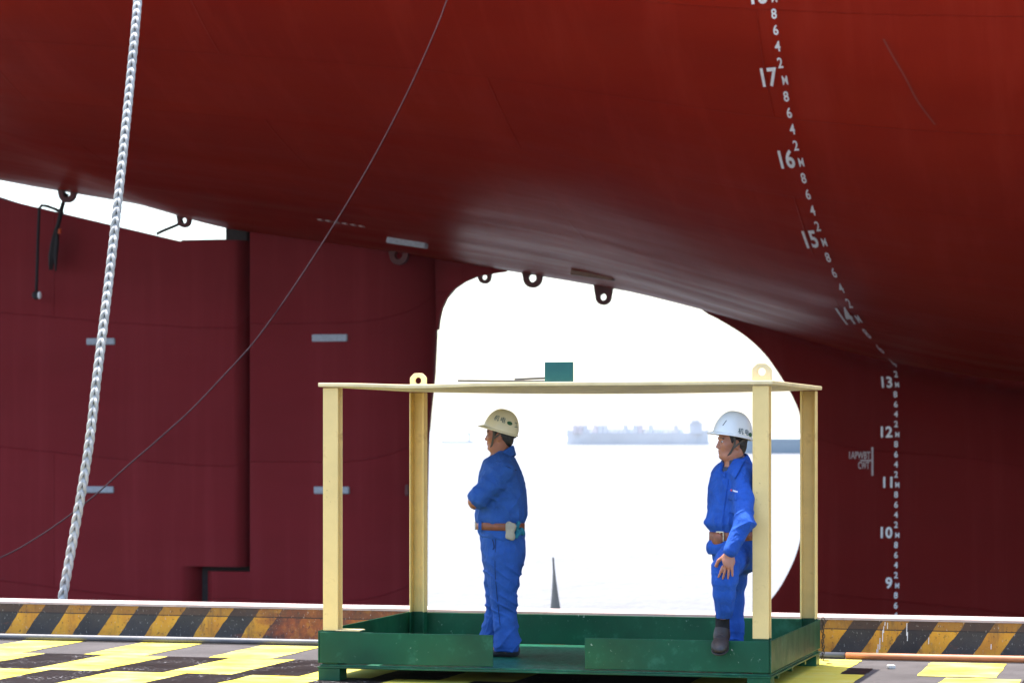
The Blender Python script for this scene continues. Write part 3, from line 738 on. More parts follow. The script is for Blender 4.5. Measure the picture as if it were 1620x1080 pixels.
# ------------------------------------------------------------------ far ships
M_blueship = paint('far_ship_blue', (.20,.27,.33), .6, .1, .05); M_hazegrey = paint('far_ship_hazed_grey', (.52,.53,.55), .6, .1, .05)  # ship grey lifted pale, distance haze painted into it
M_boxes = [paint('container_'+c, col, .7, .1, .1) for c, col in (('rose', (.58,.52,.525)), ('grey', (.56,.56,.575)), ('pale_blue', (.53,.555,.585)), ('sand', (.58,.56,.55)))]  # container colours washed out to imitate haze
def far_ship(name, uL, uR, vw, hull_h, label, cat, mat, boxes=False):
    Y = F*4.9/(vw-V0); x0, x1 = (uL-810)/F*Y, (uR-810)/F*Y; ln = x1-x0; e = empty(name, ((x0+x1)/2, Y, WZ)); tag(e, label, cat, 'ships on the far water')
    bm = bmesh.new(); st_ = []
    W_ = min(24, ln*.16)
    for k in range(13):
        t = k/12; x = -ln/2 + ln*t; hw = W_/2*min(1, (1.02-abs(2*t-1)**3.0)*1.5); sh = hull_h*(1+.28*max(0, abs(2*t-1)-.72)/.28)
        st_.append([bm.verts.new((x, y, z)) for y, z in ((-hw*.8, -1.5), (-hw, sh), (hw, sh), (hw*.8, -1.5))])
    for a, b in zip(st_, st_[1:]):
        for k in range(4): bm.faces.new((a[k], b[k], b[(k+1)%4], a[(k+1)%4]))
    bm.faces.new(st_[0]); bm.faces.new(list(reversed(st_[-1]))); from_bm('ship_hull', bm, mat, e)
    if boxes:
        for q in range(22):
            xx = -ln*.46 + ln*.78*q/22; hh = hull_h + 2.4*int(rng.integers(1, 3))
            bm = bmesh.new(); bx(bm, xx, xx+ln*.78/22*.9, -W_*.4, W_*.4, hull_h*.95, hh); from_bm('container_stack', bm, M_boxes[int(rng.integers(4))], e)
        bm = bmesh.new(); bx(bm, ln*.36, ln*.45, -W_*.4, W_*.4, hull_h*.9, hull_h+6.5); bx(bm, ln*.375, ln*.43, -W_*.45, W_*.45, hull_h+6.5, hull_h+8.0); from_bm('deckhouse', bm, M_hazegrey, e)
        tube('mast', [(ln*.415, 0, hull_h+7.5), (ln*.415, 0, hull_h+13)], [.45, .25], M_hazegrey, e, 6)
    else:
        bm = bmesh.new(); bx(bm, ln*.34, ln*.42, -W_*.35, W_*.35, hull_h*.9, hull_h+7); from_bm('deckhouse', bm, M_hazegrey, e)
far_ship('container_ship', 897, 1121, 703, 7.5, 'hazy container ship on the far water between the two workers', 'ship', M_hazegrey, True)
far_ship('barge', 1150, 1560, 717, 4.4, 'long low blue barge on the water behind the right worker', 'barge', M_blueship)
far_ship('small_boat', 698, 748, 700, 1.6, 'tiny faint boat low on the horizon left of the first worker', 'boat', M_hazegrey)

# ------------------------------------------------------------------ signed-distance figures
def _h(ix, iy, iz):
    n = (ix.astype(np.int64)*374761393 + iy.astype(np.int64)*668265263 + iz.astype(np.int64)*2147483647) & 0x7fffffff
    n = ((n ^ (n >> 13))*1274126177) & 0x7fffffff; return ((n ^ (n >> 16)) & 0xffff)/65535.0
def vnoise(p):
    i = np.floor(p); f = p - i; f = f*f*(3-2*f); i = i.astype(np.int64); r = 0
    for a in (0, 1):
        for b in (0, 1):
            for c in (0, 1):
                wgt = (f[:, 0] if a else 1-f[:, 0])*(f[:, 1] if b else 1-f[:, 1])*(f[:, 2] if c else 1-f[:, 2])
                r = r + wgt*_h(i[:, 0]+a, i[:, 1]+b, i[:, 2]+c)
    return r
def ridged(p): return 1 - np.abs(2*vnoise(p)-1)
A3 = lambda v: np.array(v, float)
def fold(ph): return (1 - np.abs(np.sin(ph)))**2.2
def cone(a, b, ra, rb):
    a, b = A3(a), A3(b); ab = b-a; l2 = ab @ ab + 1e-9
    def f(p):
        h = np.clip((p-a) @ ab/l2, 0, 1); return np.linalg.norm(p - a - h[:, None]*ab, axis=1) - (ra + (rb-ra)*h)
    return f
def ell(c, r, fr=None):
    c, r = A3(c), A3(r); R = np.eye(3) if fr is None else np.array(fr)
    def f(p):
        q = (p-c) @ R.T; k0 = np.linalg.norm(q/r, axis=1); k1 = np.linalg.norm(q/(r*r), axis=1) + 1e-9; return k0*(k0-1)/k1
    return f
def stack(levels, fr, ex=2.2):
    """elliptic tube: levels = (z, cx, cy, rf, rl), frame fr = (forward, left)"""
    lv = sorted(levels); z = np.array([l[0] for l in lv]); zz = np.linspace(z[0], z[-1], 200)
    cols = []
    arr = np.array(lv)[:, 1:]; tg = np.gradient(arr, z, axis=0); idx = np.clip(np.searchsorted(z, zz)-1, 0, len(z)-2)
    h = (z[idx+1]-z[idx]); t = (zz-z[idx])/h; t2, t3 = t*t, t**3
    M4 = ((2*t3-3*t2+1)[:, None]*arr[idx] + ((t3-2*t2+t)*h)[:, None]*tg[idx] + (-2*t3+3*t2)[:, None]*arr[idx+1] + ((t3-t2)*h)[:, None]*tg[idx+1])
    fw, lf = A3(fr[0])[:2], A3(fr[1])[:2]
    def f(p):
        pz = p[:, 2]; cx, cy, rf_, rl_ = (np.interp(pz, zz, M4[:, k]) for k in range(4))
        dx, dy = p[:, 0]-cx, p[:, 1]-cy; a = np.abs(dx*fw[0]+dy*fw[1])/rf_; b = np.abs(dx*lf[0]+dy*lf[1])/rl_
        rad = (a**ex + b**ex + 1e-12)**(1/ex); d = (rad-1)*np.minimum(rf_, rl_)
        return np.maximum(d, np.maximum(z[0]-pz, pz-z[-1]))
    return f
class Field:
    def __init__(s): s.ops = []; s.disp = None
    def u(s, f, k=.02): s.ops.append(('u', f, k)); return s
    def sub(s, f, k=.01): s.ops.append(('s', f, k)); return s
    def cut(s, f, k=.003): s.ops.append(('c', f, k)); return s
    def __call__(s, p):
        d = np.full(len(p), 9.0)
        for o, f, k in s.ops:
            b = f(p)
            if o == 'u': h = np.clip(.5+.5*(d-b)/k, 0, 1); d = d*(1-h) + b*h - k*h*(1-h)
            else:
                b = -b if o == 's' else b; h = np.clip(.5-.5*(d-b)/k, 0, 1); d = d*(1-h) + b*h + k*h*(1-h)
        if s.disp is not None: d = d - s.disp(p)
        return d
def plane(pt, nrm):
    pt, nrm = A3(pt), A3(nrm)/np.linalg.norm(nrm); return lambda p: (p-pt) @ nrm
def sdf_mesh(f, lo, hi, h, Cn=4):
    lo, hi = A3(lo), A3(hi); nb = np.ceil((hi-lo)/(h*Cn)).astype(int); B = np.stack(np.meshgrid(*[np.arange(k) for k in nb], indexing='ij'), -1).reshape(-1, 3)
    cc = lo + (B+.5)*h*Cn; d = np.concatenate([f(c) for c in np.array_split(cc, max(1, len(cc)//200000+1))])
    n = nb*Cn; G = np.repeat(np.repeat(np.repeat(np.where(d > 0, 1.0, -1.0).reshape(nb), Cn, 0), Cn, 1), Cn, 2).astype(np.float32)
    act = B[np.abs(d) < h*Cn*1.75 + .006]; off = np.stack(np.meshgrid(*[np.arange(Cn)]*3, indexing='ij'), -1).reshape(-1, 3)
    I = (act[:, None, :]*Cn + off[None]).reshape(-1, 3)
    for ch_ in np.array_split(I, max(1, len(I)//250000+1)): G[ch_[:, 0], ch_[:, 1], ch_[:, 2]] = f(lo + ch_*h)
    neg = G < 0; cn = [slice(0, -1), slice(1, None)]
    cnt = sum(neg[cn[a], cn[b], cn[c]].astype(int) for a in (0, 1) for b in (0, 1) for c in (0, 1))
    cell = np.argwhere((cnt > 0) & (cnt < 8)); idx = -np.ones(cnt.shape, int); idx[tuple(cell.T)] = np.arange(len(cell))
    acc = np.zeros((len(cell), 3)); num = np.zeros(len(cell))
    crn = [np.array([a, b, c]) for a in (0, 1) for b in (0, 1) for c in (0, 1)]
    for i, a in enumerate(crn):
        for b in crn[i+1:]:
            if np.abs(a-b).sum() != 1: continue
            ga = G[tuple((cell+a).T)]; gb = G[tuple((cell+b).T)]; m = (ga < 0) != (gb < 0)
            t = np.where(m, ga/(ga-gb+1e-12), 0); acc += np.where(m[:, None], a + (b-a)*t[:, None], 0); num += m
    V = lo + (cell + acc/num[:, None])*h; Fc = []
    for ax in range(3):
        o1, o2 = (ax+1) % 3, (ax+2) % 3; sl0 = [slice(None)]*3; sl1 = [slice(None)]*3; sl0[ax] = slice(0, -1); sl1[ax] = slice(1, None)
        a, b = neg[tuple(sl0)], neg[tuple(sl1)]; ed = np.argwhere(a != b); ok = (ed[:, o1] > 0) & (ed[:, o2] > 0)
        ok &= (ed[:, o1] < cnt.shape[o1]) & (ed[:, o2] < cnt.shape[o2]); ed = ed[ok]; fl = a[tuple(ed.T)]
        def ix(d1, d2): e = ed.copy(); e[:, o1] -= d1; e[:, o2] -= d2; return idx[tuple(e.T)]
        q = np.stack([ix(0, 0), ix(1, 0), ix(1, 1), ix(0, 1)], 1); q[~fl] = q[~fl][:, ::-1]; Fc.append(q[(q >= 0).all(1)])
    return V, np.concatenate(Fc)
def sdf_obj(name, f, lo, hi, h, mat, parent, flip=False):
    V, Q = sdf_mesh(f, lo, hi, h); me = bpy.data.meshes.new(name); me.vertices.add(len(V)); me.vertices.foreach_set('co', V.astype(np.float32).ravel())
    me.loops.add(Q.size); me.loops.foreach_set('vertex_index', Q.astype(np.int32).ravel()); me.polygons.add(len(Q))
    me.polygons.foreach_set('loop_start', np.arange(0, Q.size, 4, dtype=np.int32)); me.polygons.foreach_set('loop_total', np.full(len(Q), 4, np.int32))
    me.update(calc_edges=True); me.validate(); return link(name, me, mat, parent, True)
Z3 = A3((0, 0, 1))
def frame(fx, fy): f = A3((fx, fy, 0)); f /= np.linalg.norm(f); return f, np.cross(Z3, f)
def head_field(F_, hc, f, l, nb, sc_=1.0):
    R = np.array([f, l, Z3]); q = lambda a, b, c: hc + sc_*(f*a + l*b + Z3*c)
    e = lambda c, r: ell(q(*c), A3(r)*sc_, R); k = lambda a, b, ra, rb: cone(q(*a), q(*b), ra*sc_, rb*sc_)
    F_.u(e((-.012, 0, .035), (.098, .076, .100)), .02); F_.u(e((.030, 0, -.045), (.062, .060, .078)), .03)
    F_.u(e((.062, 0, -.100), (.030, .030, .022)), .025); F_.u(k((-.03, .05, -.075), (.045, .034, -.103), .022, .018), .03); F_.u(k((-.03, -.05, -.075), (.045, -.034, -.103), .022, .018), .03)
    F_.u(k((.076, .03, .022), (.076, -.03, .022), .014, .014), .02)
    F_.u(k((.084, 0, .008), (.104, 0, -.034), .007, .0105), .012); F_.u(e((.094, .013, -.038), (.012, .008, .008)), .008); F_.u(e((.094, -.013, -.038), (.012, .008, .008)), .008)
    for sg in (1, -1):
        F_.u(e((.058, sg*.042, -.022), (.026, .022, .024)), .025); F_.sub(e((.098, sg*.032, .002), (.018, .017, .011)), .012)
        F_.u(e((-.012, sg*.077, -.020), (.020, .008, .032)), .006); F_.sub(e((-.008, sg*.085, -.018), (.009, .006, .015)), .006)
    F_.u(e((.086, 0, -.064), (.013, .022, .0075)), .006); F_.u(e((.084, 0, -.077), (.013, .019, .008)), .006); F_.sub(e((.100, 0, -.0705), (.012, .022, .0022)), .004)
    F_.sub(e((.098, 0, -.088), (.012, .02, .006)), .01)
    F_.u(cone(q(-.018, 0, -.05), nb, .058, .062), .03); F_.u(cone(nb, nb - Z3*.05, .062, .07), .05)
def hand_field(F_, w, d, side, up, curl=.4, s=1.0, spread=.28):
    """w wrist, d direction of the fingers, side towards the thumb, up back of the hand"""
    d, side, up = (A3(x)/np.linalg.norm(x) for x in (d, side, up)); R = np.array([d, side, up])
    F_.u(ell(w + d*.048*s, (.05*s, .040*s, .0145*s), R), .02)
    for i, (o, ln) in enumerate(((.030, .070), (.011, .078), (-.009, .073), (-.027, .058))):
        a = w + d*.086*s + side*o*s; dd = d + side*(o/.03*spread*.5); dd /= np.linalg.norm(dd); p = a
        for j in range(3):
            sg = ln*(.45, .32, .23)[j]*s; ang = curl*(j+.4); v = dd*math.cos(ang) - up*math.sin(ang); nxt = p + v*sg
            F_.u(cone(p, nxt, (.0095-.0012*j)*s, (.0088-.0014*j)*s), .004); p = nxt
    a = w + d*.022*s + side*.030*s; b = a + (d*.6 + side*.75 - up*.2)*.042*s; c = b + (d*.9 + side*.35 - up*.3)*.034*s
    F_.u(cone(a, b, .014*s, .011*s), .012); F_.u(cone(b, c, .011*s, .0085*s), .005)
def helmet(parent, hc, f, l, mat, rf_, rl_, rh, pitch, off, marks):
    e = empty('hard_hat', (0, 0, 0)); e.parent = parent
    cp, sp = math.cos(pitch), math.sin(pitch); fx = f*cp + Z3*sp; uz = Z3*cp - f*sp; o = hc + f*off[0] + Z3*off[1]
    W = lambda a, b, c: Vector(o + fx*a + l*b + uz*c)
    def surf(ph, el, r=1.0):
        ce, se_ = math.cos(el)**.92, math.sin(el); b = rl_*math.sin(ph)*ce; rid = 1 + .028*math.exp(-(b/.018)**2)*math.sin(2*el)
        return W(rf_*math.cos(ph)*ce*r, b*r, rh*se_*rid*r)
    V, Fc = [], []; na, ne = 64, 18
    for r in (1.0, .97):
        for j in range(ne+1):
            for i in range(na): V.append(surf(2*math.pi*i/na, .5*math.pi*j/ne*.999, r))
    L_ = na*(ne+1)
    for s_ in range(2):
        for j in range(ne):
            for i in range(na):
                a = s_*L_ + j*na + i; b = s_*L_ + j*na + (i+1) % na; Fc.append((a, b, b+na, a+na) if s_ == 0 else (a, a+na, b+na, b))
    Fc.append(tuple(ne*na+i for i in range(na)))
    mesh('shell', V, Fc, mat, e, True)
    V, Fc = [], []
    for i in range(na):   # brim: peak in front, narrow lip behind
        ph = 2*math.pi*i/na; c = max(0, math.cos(ph)); ext = .007 + .034*c**2.2; dr = .004 + .010*c**2
        a, b = rf_*math.cos(ph), rl_*math.sin(ph); nrm = math.hypot(a/rf_**2, b/rl_**2); nx0, ny0 = a/rf_**2/nrm, b/rl_**2/nrm
        for (k, z) in ((-.006, .003), (0, .006), (ext*.6, .002-dr*.5), (ext, -dr), (ext, -dr-.004), (ext*.6, -.004-dr*.5), (-.006, -.004)):
            V.append(W(a+nx0*k, b+ny0*k, z))
    for i in range(na):
        j = (i+1) % na
        for k in range(7): m_ = (k+1) % 7; Fc.append((i*7+k, j*7+k, j*7+m_, i*7+m_))
    mesh('brim', V, Fc, mat, e, True)
    for (nm, tx, size, ph0, el0, mt) in marks:
        V, Fc = [], []
        if tx == 'oval':
            n = 24; V.append(surf(ph0, el0, 1.012)); 
            for i in range(n):
                a = 2*math.pi*i/n; V.append(surf(ph0 + size*1.05*math.cos(a)/rl_, el0 + size*.72*math.sin(a)/rh, 1.012))
            Fc = [(0, 1+i, 1+(i+1) % n) for i in range(n)]
        elif tx == 'slash':
            V = [surf(ph0+a, el0+b, 1.012) for a, b in ((0, 0), (.05, 0), (.16, .26), (.11, .26), (-.06, .06), (-.06, .1), (.10, .12), (.1, .08))]; Fc = [(0, 1, 2, 3)]
        else:
            v2, f2 = text_geo(tx, size, .0004, .006)
            for x, y in v2: V.append(surf(ph0 + x/rf_, el0 + y/rh, 1.012))
            Fc = f2
        mesh(nm, V, Fc, mt, e)
    return e, W
def band(name, ring, h, th, mat, parent, up=None):
    """closed belt-like band round the points of ring"""
    V, Fc = [], []; n = len(ring); cen = sum((A3(p) for p in ring), np.zeros(3))/n
    for p in ring:
        p = A3(p); o = p-cen; o[2] = 0; o /= np.linalg.norm(o)
        for a, b in ((0, -h/2), (th, -h/2*.9), (th, h/2*.9), (0, h/2)): V.append(p + o*a + Z3*b)
    for i in range(n):
        j = (i+1) % n
        for k in range(4): m_ = (k+1) % 4; Fc.append((i*4+k, j*4+k, j*4+m_, i*4+m_))
    return mesh(name, V, Fc, mat, parent, True)
def ribbon(name, pts, wdir, wd, th, mat, parent):
    pts = [A3(p) for p in catmull(pts, 6)]; wdir = A3(wdir)/np.linalg.norm(wdir); V, Fc = [], []
    for i, p in enumerate(pts):
        t = pts[min(i+1, len(pts)-1)] - pts[max(i-1, 0)]; t /= np.linalg.norm(t); s_ = wdir - t*(wdir @ t); s_ /= np.linalg.norm(s_); n_ = np.cross(t, s_)
        for a, b in ((-1, -1), (1, -1), (1, 1), (-1, 1)): V.append(p + s_*a*wd/2 + n_*b*th/2)
    for i in range(len(pts)-1):
        for k in range(4): m_ = (k+1) % 4; Fc.append((i*4+k, i*4+m_, i*4+4+m_, i*4+4+k))
    Fc.append((0, 1, 2, 3)); n = len(pts)-1; Fc.append((n*4+3, n*4+2, n*4+1, n*4)); return mesh(name, V, Fc, mat, parent, False)
def sheet(name, grid, th, mat, parent):
    """cloth piece from a grid of points, given thickness"""
    R_, C_ = len(grid), len(grid[0]); V = [A3(p) for r in grid for p in r]; Fc = [(i*C_+j, i*C_+j+1, (i+1)*C_+j+1, (i+1)*C_+j) for i in range(R_-1) for j in range(C_-1)]
    o = mesh(name, V, Fc, mat, parent, True); m = o.modifiers.new('thick', 'SOLIDIFY'); m.thickness = th; m.offset = 0
    s_ = o.modifiers.new('smooth', 'SUBSURF'); s_.levels = 1; s_.render_levels = 1; return o
def hair(parent, hc, f, l, low=-.085):
    R = np.array([f, l, Z3]); F_ = Field(); F_.u(ell(hc + f*-.016 + Z3*.03, (.099, .081, .104), R)); F_.u(ell(hc - f*.055 - Z3*.045, (.046, .058, .05), R), .03)
    F_.cut(plane(hc + f*.028 - Z3*.0, f*1.0 - Z3*.35)); F_.cut(plane(hc + Z3*low, -Z3 + f*.35))
    F_.sub(ell(hc - f*.008 - Z3*.022, (.026, .2, .036), R), .006)
    F_.sub(ell(hc + f*.05 - Z3*.07, (.085, .2, .06), R), .01)
    F_.disp = lambda p: .0022*(vnoise(p*A3((160, 160, 60))) - .5)
    return sdf_obj('hair', F_, hc - .17, hc + .17, .0045, M_hair, parent)
def face_bits(parent, hc, f, l):
    R = np.array([f, l, Z3])
    for sg in (1, -1):
        F_ = Field().u(ell(hc + f*.0755 + l*sg*.032 + Z3*.001, (.012, .0135, .0085), R)); ey = sdf_obj('eye', F_, hc - .13, hc + .13, .0032, M_eye, parent)
        F_ = Field().u(ell(hc + f*.084 + l*sg*.033 + Z3*.000, (.005, .0052, .0058), R)); sdf_obj('iris', F_, hc - .13, hc + .13, .0022, M_iris, ey)
        ribbon('eyebrow', [hc + f*.090 + l*sg*.014 + Z3*.021, hc + f*.087 + l*sg*.033 + Z3*.026, hc + f*.074 + l*sg*.052 + Z3*.020], Z3, .008, .005, M_hair, parent)
def collar(parent, nb, f, l, mat, rise, spread, open_a=.0, r0=.068, drop=.055, name='collar', tl_=.03):
    grid = []; angs = np.linspace(open_a, 2*math.pi-open_a, 30)
    for (dr, dz) in ((.006, -.045), (.0, rise), (.014, rise+.006), (spread, -.02), (spread+.012, -drop)):
        row = []
        for a in angs:
            fr_ = math.cos(a); tip = 1 + .35*max(0, fr_)**6
            tilt = -tl_*fr_
            row.append(nb + (f*(fr_*1.08) + l*math.sin(a))*(r0 + dr*(1 if dr < .01 else tip)) + Z3*(dz*(1 if dz > -.03 else tip) + tilt))
        grid.append(row)
    return sheet(name, grid, .004, mat, parent)
def decal_project(obj, pts, dirv, off):
    dg = bpy.context.evaluated_depsgraph_get(); bv = BVHTree.FromObject(obj, dg); out = []
    for p in pts:
        hit = bv.ray_cast(Vector(p) - Vector(dirv)*.5, Vector(dirv)); out.append(hit[0] - Vector(dirv)*off if hit[0] else None)
    return out

# ---- man with folded arms, left
B1 = A3(P(802, 1037, 19.85)); B1[2] = .117
man1 = empty('person', Vector(B1)); tag(man1, 'worker in cream hard hat and blue overalls standing with folded arms', 'person')
U1 = lambda u, v, dy=0.0: A3(P(u, v, 19.85+dy)) - B1
f1, l1 = frame(-.975, .22); hc1 = U1(790.5, 687); nb1 = U1(793, 722)
sL, sR = U1(799, 744, -.185), U1(795, 744, .185); eL, eR = U1(751, 793, -.205), U1(752, 795, .20); wL, wR = U1(758, 783, .03), U1(757, 790, -.03)
hpL, hpR = U1(797, 878, -.085), U1(793, 878, .095); knL, knR = U1(796, 955, -.095), U1(789, 952, .115); anL, anR = U1(803, 1026, -.09), U1(777, 1020, .16)
Fb = Field(); head_field(Fb, hc1, f1, l1, nb1)
lev = lambda U, rows: [(U(0, v)[2], *((U(ul, v)+U(ur, v))[:2]/2), abs(U(ur, v)[0]-U(ul, v)[0])/2/.985, rl_) for v, ul, ur, rl_ in rows]
tor1 = [(713, 774, 806, .07), (722, 769, 812, .12), (732, 765, 817, .17), (745, 761, 823, .198), (762, 758, 828, .208), (782, 756, 831.5, .205), (800, 755, 832, .195), (815, 754, 831, .188), (824, 753.5, 829, .185), (829, 756, 827, .176), (835, 757, 827, .172), (841, 757.5, 829, .182), (849, 762, 829, .186), (853, 766, 828.5, .184)]
small = [(v, ul+6, ur-6, rl_-.03) for v, ul, ur, rl_ in tor1[1:]] + [(880, 772, 822, .15)]
Fb.u(stack(lev(U1, small), (f1, l1)), .03)
for a, b, c in ((sL, eL, wL), (sR, eR, wR)): Fb.u(cone(a, b, .055, .045), .03); Fb.u(cone(b, c, .047, .033), .02)
hand_field(Fb, wL, U1(768, 776, .14)-wL, Z3, f1, .5); hand_field(Fb, wR, U1(767, 782, -.13)-wR, Z3, f1, .5)
for a, b, c, t in ((hpL, knL, anL, -.02), (hpR, knR, anR, .05)):
    Fb.u(cone(a, b, .085, .06), .04); Fb.u(cone(b, c, .06, .045), .03); Fb.u(cone(c, c + f1*.13 - Z3*(c[2]-.035), .04, .03), .03)
sdf_obj('body', Fb, (-.42, -.36, -.02), (.30, .36, 1.86), .0062, M_skin1, man1)
Fj = Field(); Fj.u(stack(lev(U1, tor1), (f1, l1)), .02)
for sg, a, b in ((-1, sL, eL), (1, sR, eR)):
    m_ = (a+b)/2; Fj.u(cone(a, m_, .073, .076), .045); Fj.u(cone(m_, b + (a-b)*.16, .076, .070), .03); Fj.u(cone(b+(a-b)*.20, b+(a-b)*.13, .077, .077), .01)
Fj.u(cone(sL*.6+nb1*.4, sR*.6+nb1*.4, .055, .055), .06)
elc = eL
def dj(p):
    n1 = ridged(p*A3((9, 9, 15)) + vnoise(p*6)[:, None]*1.5); n2 = vnoise(p*A3((24, 24, 30)))
    arm = np.exp(-((np.linalg.norm(p - ((sL+eL)/2+A3((.03, 0, -.02))), axis=1))/.13)**2)
    waist = np.exp(-((p[:, 2] - U1(0, 815)[2])/.06)**2)
    dirs = (p @ A3((.62, 0, .78)))
    back = np.exp(-((p[:, 2] - U1(0, 790)[2])/.09)**2)
    return .011*(n1-.6) + .002*(n2-.5) + arm*.016*fold(dirs*36 + 2.5*vnoise(p*5)) + waist*.011*fold(np.arctan2(p[:, 1], p[:, 0])*7 + 3*vnoise(p*6)) + back*.011*fold(p[:, 2]*17 - p[:, 0]*24 + 3*vnoise(p*4))
Fj.cut(plane(U1(787, 717), f1*.53 + Z3), .004); Fj.disp = dj
jk1 = sdf_obj('shirt', Fj, (-.42, -.36, U1(0, 860)[2]), (.30, .36, U1(0, 700)[2]), .0062, M_blue, man1)
collar(man1, U1(794, 721), f1, l1, M_blue, .016, .018, .22, .069, .05, 'collar', .060)
Ft = Field(); tr1 = [(830, 759, 826, .165), (842, 760, 828, .175), (856, 761, 829.5, .182), (872, 762.5, 830, .186), (888, 765, 828, .18), (900, 768, 825, .165), (912, 772, 820, .14), (922, 777, 813, .10)]
Ft.u(stack(lev(U1, tr1), (f1, l1)), .02)
for a, pts in ((0, [(796, 884, -.088, .125), (797, 920, -.09, .108), (797, 950, -.094, .090), (800, 985, -.094, .082), (802, 1012, -.09, .088), (801.5, 1032, -.09, .090)]), (1, [(792, 884, .095, .122), (790, 920, .105, .105), (789, 950, .115, .088), (783, 985, .14, .080), (778, 1008, .155, .085), (775, 1026, .165, .088)])):
    for q0, q1 in zip(pts, pts[1:]): Ft.u(cone(U1(*q0[:3]), U1(*q1[:3]), q0[3], q1[3]), .03)
Ft.cut(plane((0, 0, .042), (0, 0, -1)), .004)
def dt(p):
    n1 = ridged(p*A3((8, 8, 13)) + vnoise(p*5)[:, None]*1.6)
    kz = np.exp(-((p[:, 2] - U1(0, 955)[2])/.10)**2); hm = np.exp(-((p[:, 2]-.12)/.12)**2); seat = np.exp(-((p[:, 2] - U1(0, 905)[2])/.07)**2)
    d1 = p[:, 2]*95 + p[:, 0]*60
    return .009*(n1-.6) + (kz*.012+seat*.014)*fold(d1*.42 + 4*vnoise(p*4)) + hm*.012*fold(p[:, 2]*32 - p[:, 0]*22 + 4*vnoise(p*4))
Ft.disp = dt
tr = sdf_obj('trousers', Ft, (-.42, -.36, 0), (.30, .40, U1(0, 826)[2]), .0064, M_blue, man1)

ringp = []
ribbon('pocket_slit', [A3(q_) for q_ in decal_project(tr, [U1(u, v, -.3) for u, v in ((778.5, 853), (780.5, 859), (781.5, 866), (779.5, 870))], (0, 1, 0), .001) if q_], (1, 0, 0), .008, .004, M_bluedark, tr) if True else None
zb = U1(0, 831.5)[2]; 
for nm, px_, ob in (('yoke_seam', ((800, 737), (808, 740), (817, 744), (826, 748)), jk1), ('side_seam', ((784, 850), (783, 900), (786, 940), (791, 990)), tr)):
    q = [A3(q_) for q_ in decal_project(ob, [U1(u, v, -.3) for u, v in px_], (0, 1, 0), .0005) if q_]
    if len(q) > 2: ribbon(nm, q, (1, 0, 0) if nm == 'side_seam' else Z3, .005, .003, M_bluedark, ob)
cb_ = (U1(757, 831)+U1(826.5, 831))/2
def belt_ring(c, f, l, rf_, rl_, z, n=48, tilt=0):
    out = []
    for i in range(n):
        a = 2*math.pi*i/n; ca, sa_ = abs(math.cos(a))**(2/2.2)*np.sign(math.cos(a)), abs(math.sin(a))**(2/2.2)*np.sign(math.sin(a))
        q = A3((c[0], c[1], z)) + f*rf_*ca + l*rl_*sa_; q[2] += tilt*ca; out.append(q)
    return out
bt = band('belt', belt_ring(cb_, f1, l1, .170, .181, zb, 48, .004), .056, .006, M_leather, man1)
bm = bmesh.new(); Mx = Matrix.Translation(Vector(A3((cb_[0], cb_[1], zb+.004)) + f1*.182)) @ Matrix.Rotation(math.atan2(f1[1], f1[0]), 4, 'Z')
for b_ in ((-.005, .005, -.032, .032, .022, .032), (-.005, .005, -.032, .032, -.032, -.022), (-.005, .005, -.032, -.024, -.022, .022), (-.005, .005, .024, .032, -.022, .022), (-.004, .004, -.004, .004, -.022, .022)): bx(bm, *b_, M=Mx)
bevel(from_bm('buckle', bm, M_metal, bt), .002, 2)
lp = A3((cb_[0], cb_[1], zb)) + f1*.115 + l1*.158
ribbon('belt_loop', [lp + Z3*.04, lp + l1*.008 + Z3*.0, lp - Z3*.04], f1, .022, .006, M_blue, bt)
for i, (c, t) in enumerate(((anL, -.0), (anR, .0))):
    Fs = Field(); c0 = A3((c[0], c[1], 0)); R = np.array([f1, l1, Z3])
    Fs.u(ell(c0 + f1*.045 + Z3*.032, (.125, .043, .036), R)); Fs.u(ell(c0 - f1*.035 + Z3*.055, (.055, .04, .06), R), .03); Fs.cut(plane((0, 0, .0025), (0, 0, -1)), .004)
    so = sdf_obj('shoe', Fs, c0 - A3((.25, .15, .02)), c0 + A3((.25, .15, .16)), .005, M_shoe, man1)
hair(man1, hc1, f1, l1); face_bits(man1, hc1, f1, l1)
hat1, W1 = helmet(man1, hc1, f1, l1, M_hel1, .130, .115, .158, math.radians(17), (-.008, .028),
    [('hat_lettering', '机', .050, math.pi*.5-.50, .46, M_decal), ('hat_lettering', '电', .050, math.pi*.5-.06, .46, M_decal), ('hat_emblem', 'oval', .021, math.pi*.5+.62, .50, M_decalg), ('hat_lettering', '工', .050, math.pi*.5+.98, .38, M_decal)])
for sg in (1,-1):
    ribbon('chin_strap', [hc1 + f1*.030 + l1*sg*.084 + Z3*.045, hc1 + f1*.026 + l1*sg*.080 + Z3*.0, hc1 + f1*.035 + l1*sg*.071 - Z3*.045, hc1 + f1*.052 + l1*sg*.05 - Z3*.095, hc1 + f1*.06 + l1*sg*.0 - Z3*.127], f1, .014, .004, M_strap, hat1)
    ribbon('chin_strap', [hc1 - f1*.085 + l1*sg*.068 + Z3*.022, hc1 - f1*.04 + l1*sg*.088 + Z3*.015, hc1 + f1*.0 + l1*sg*.086 - Z3*.012, hc1 + f1*.028 + l1*sg*.076 - Z3*.03], Z3, .012, .004, M_strap, hat1)
rg = [hc1 + f1*(-.085*math.cos(a)-.012) + l1*.083*math.sin(a) + Z3*(.006 - .012*math.cos(a)) for a in np.linspace(-1.35, 1.35, 15)]
ribbon('harness_band', rg, Z3, .036, .006, M_harness, hat1)
Fk = Field().u(ell(hc1 - f1*.112 + Z3*-.012, (.016, .022, .018), np.array([f1, l1, Z3]))); sdf_obj('harness_knob', Fk, hc1-.2, hc1+.2, .004, M_harness, hat1)
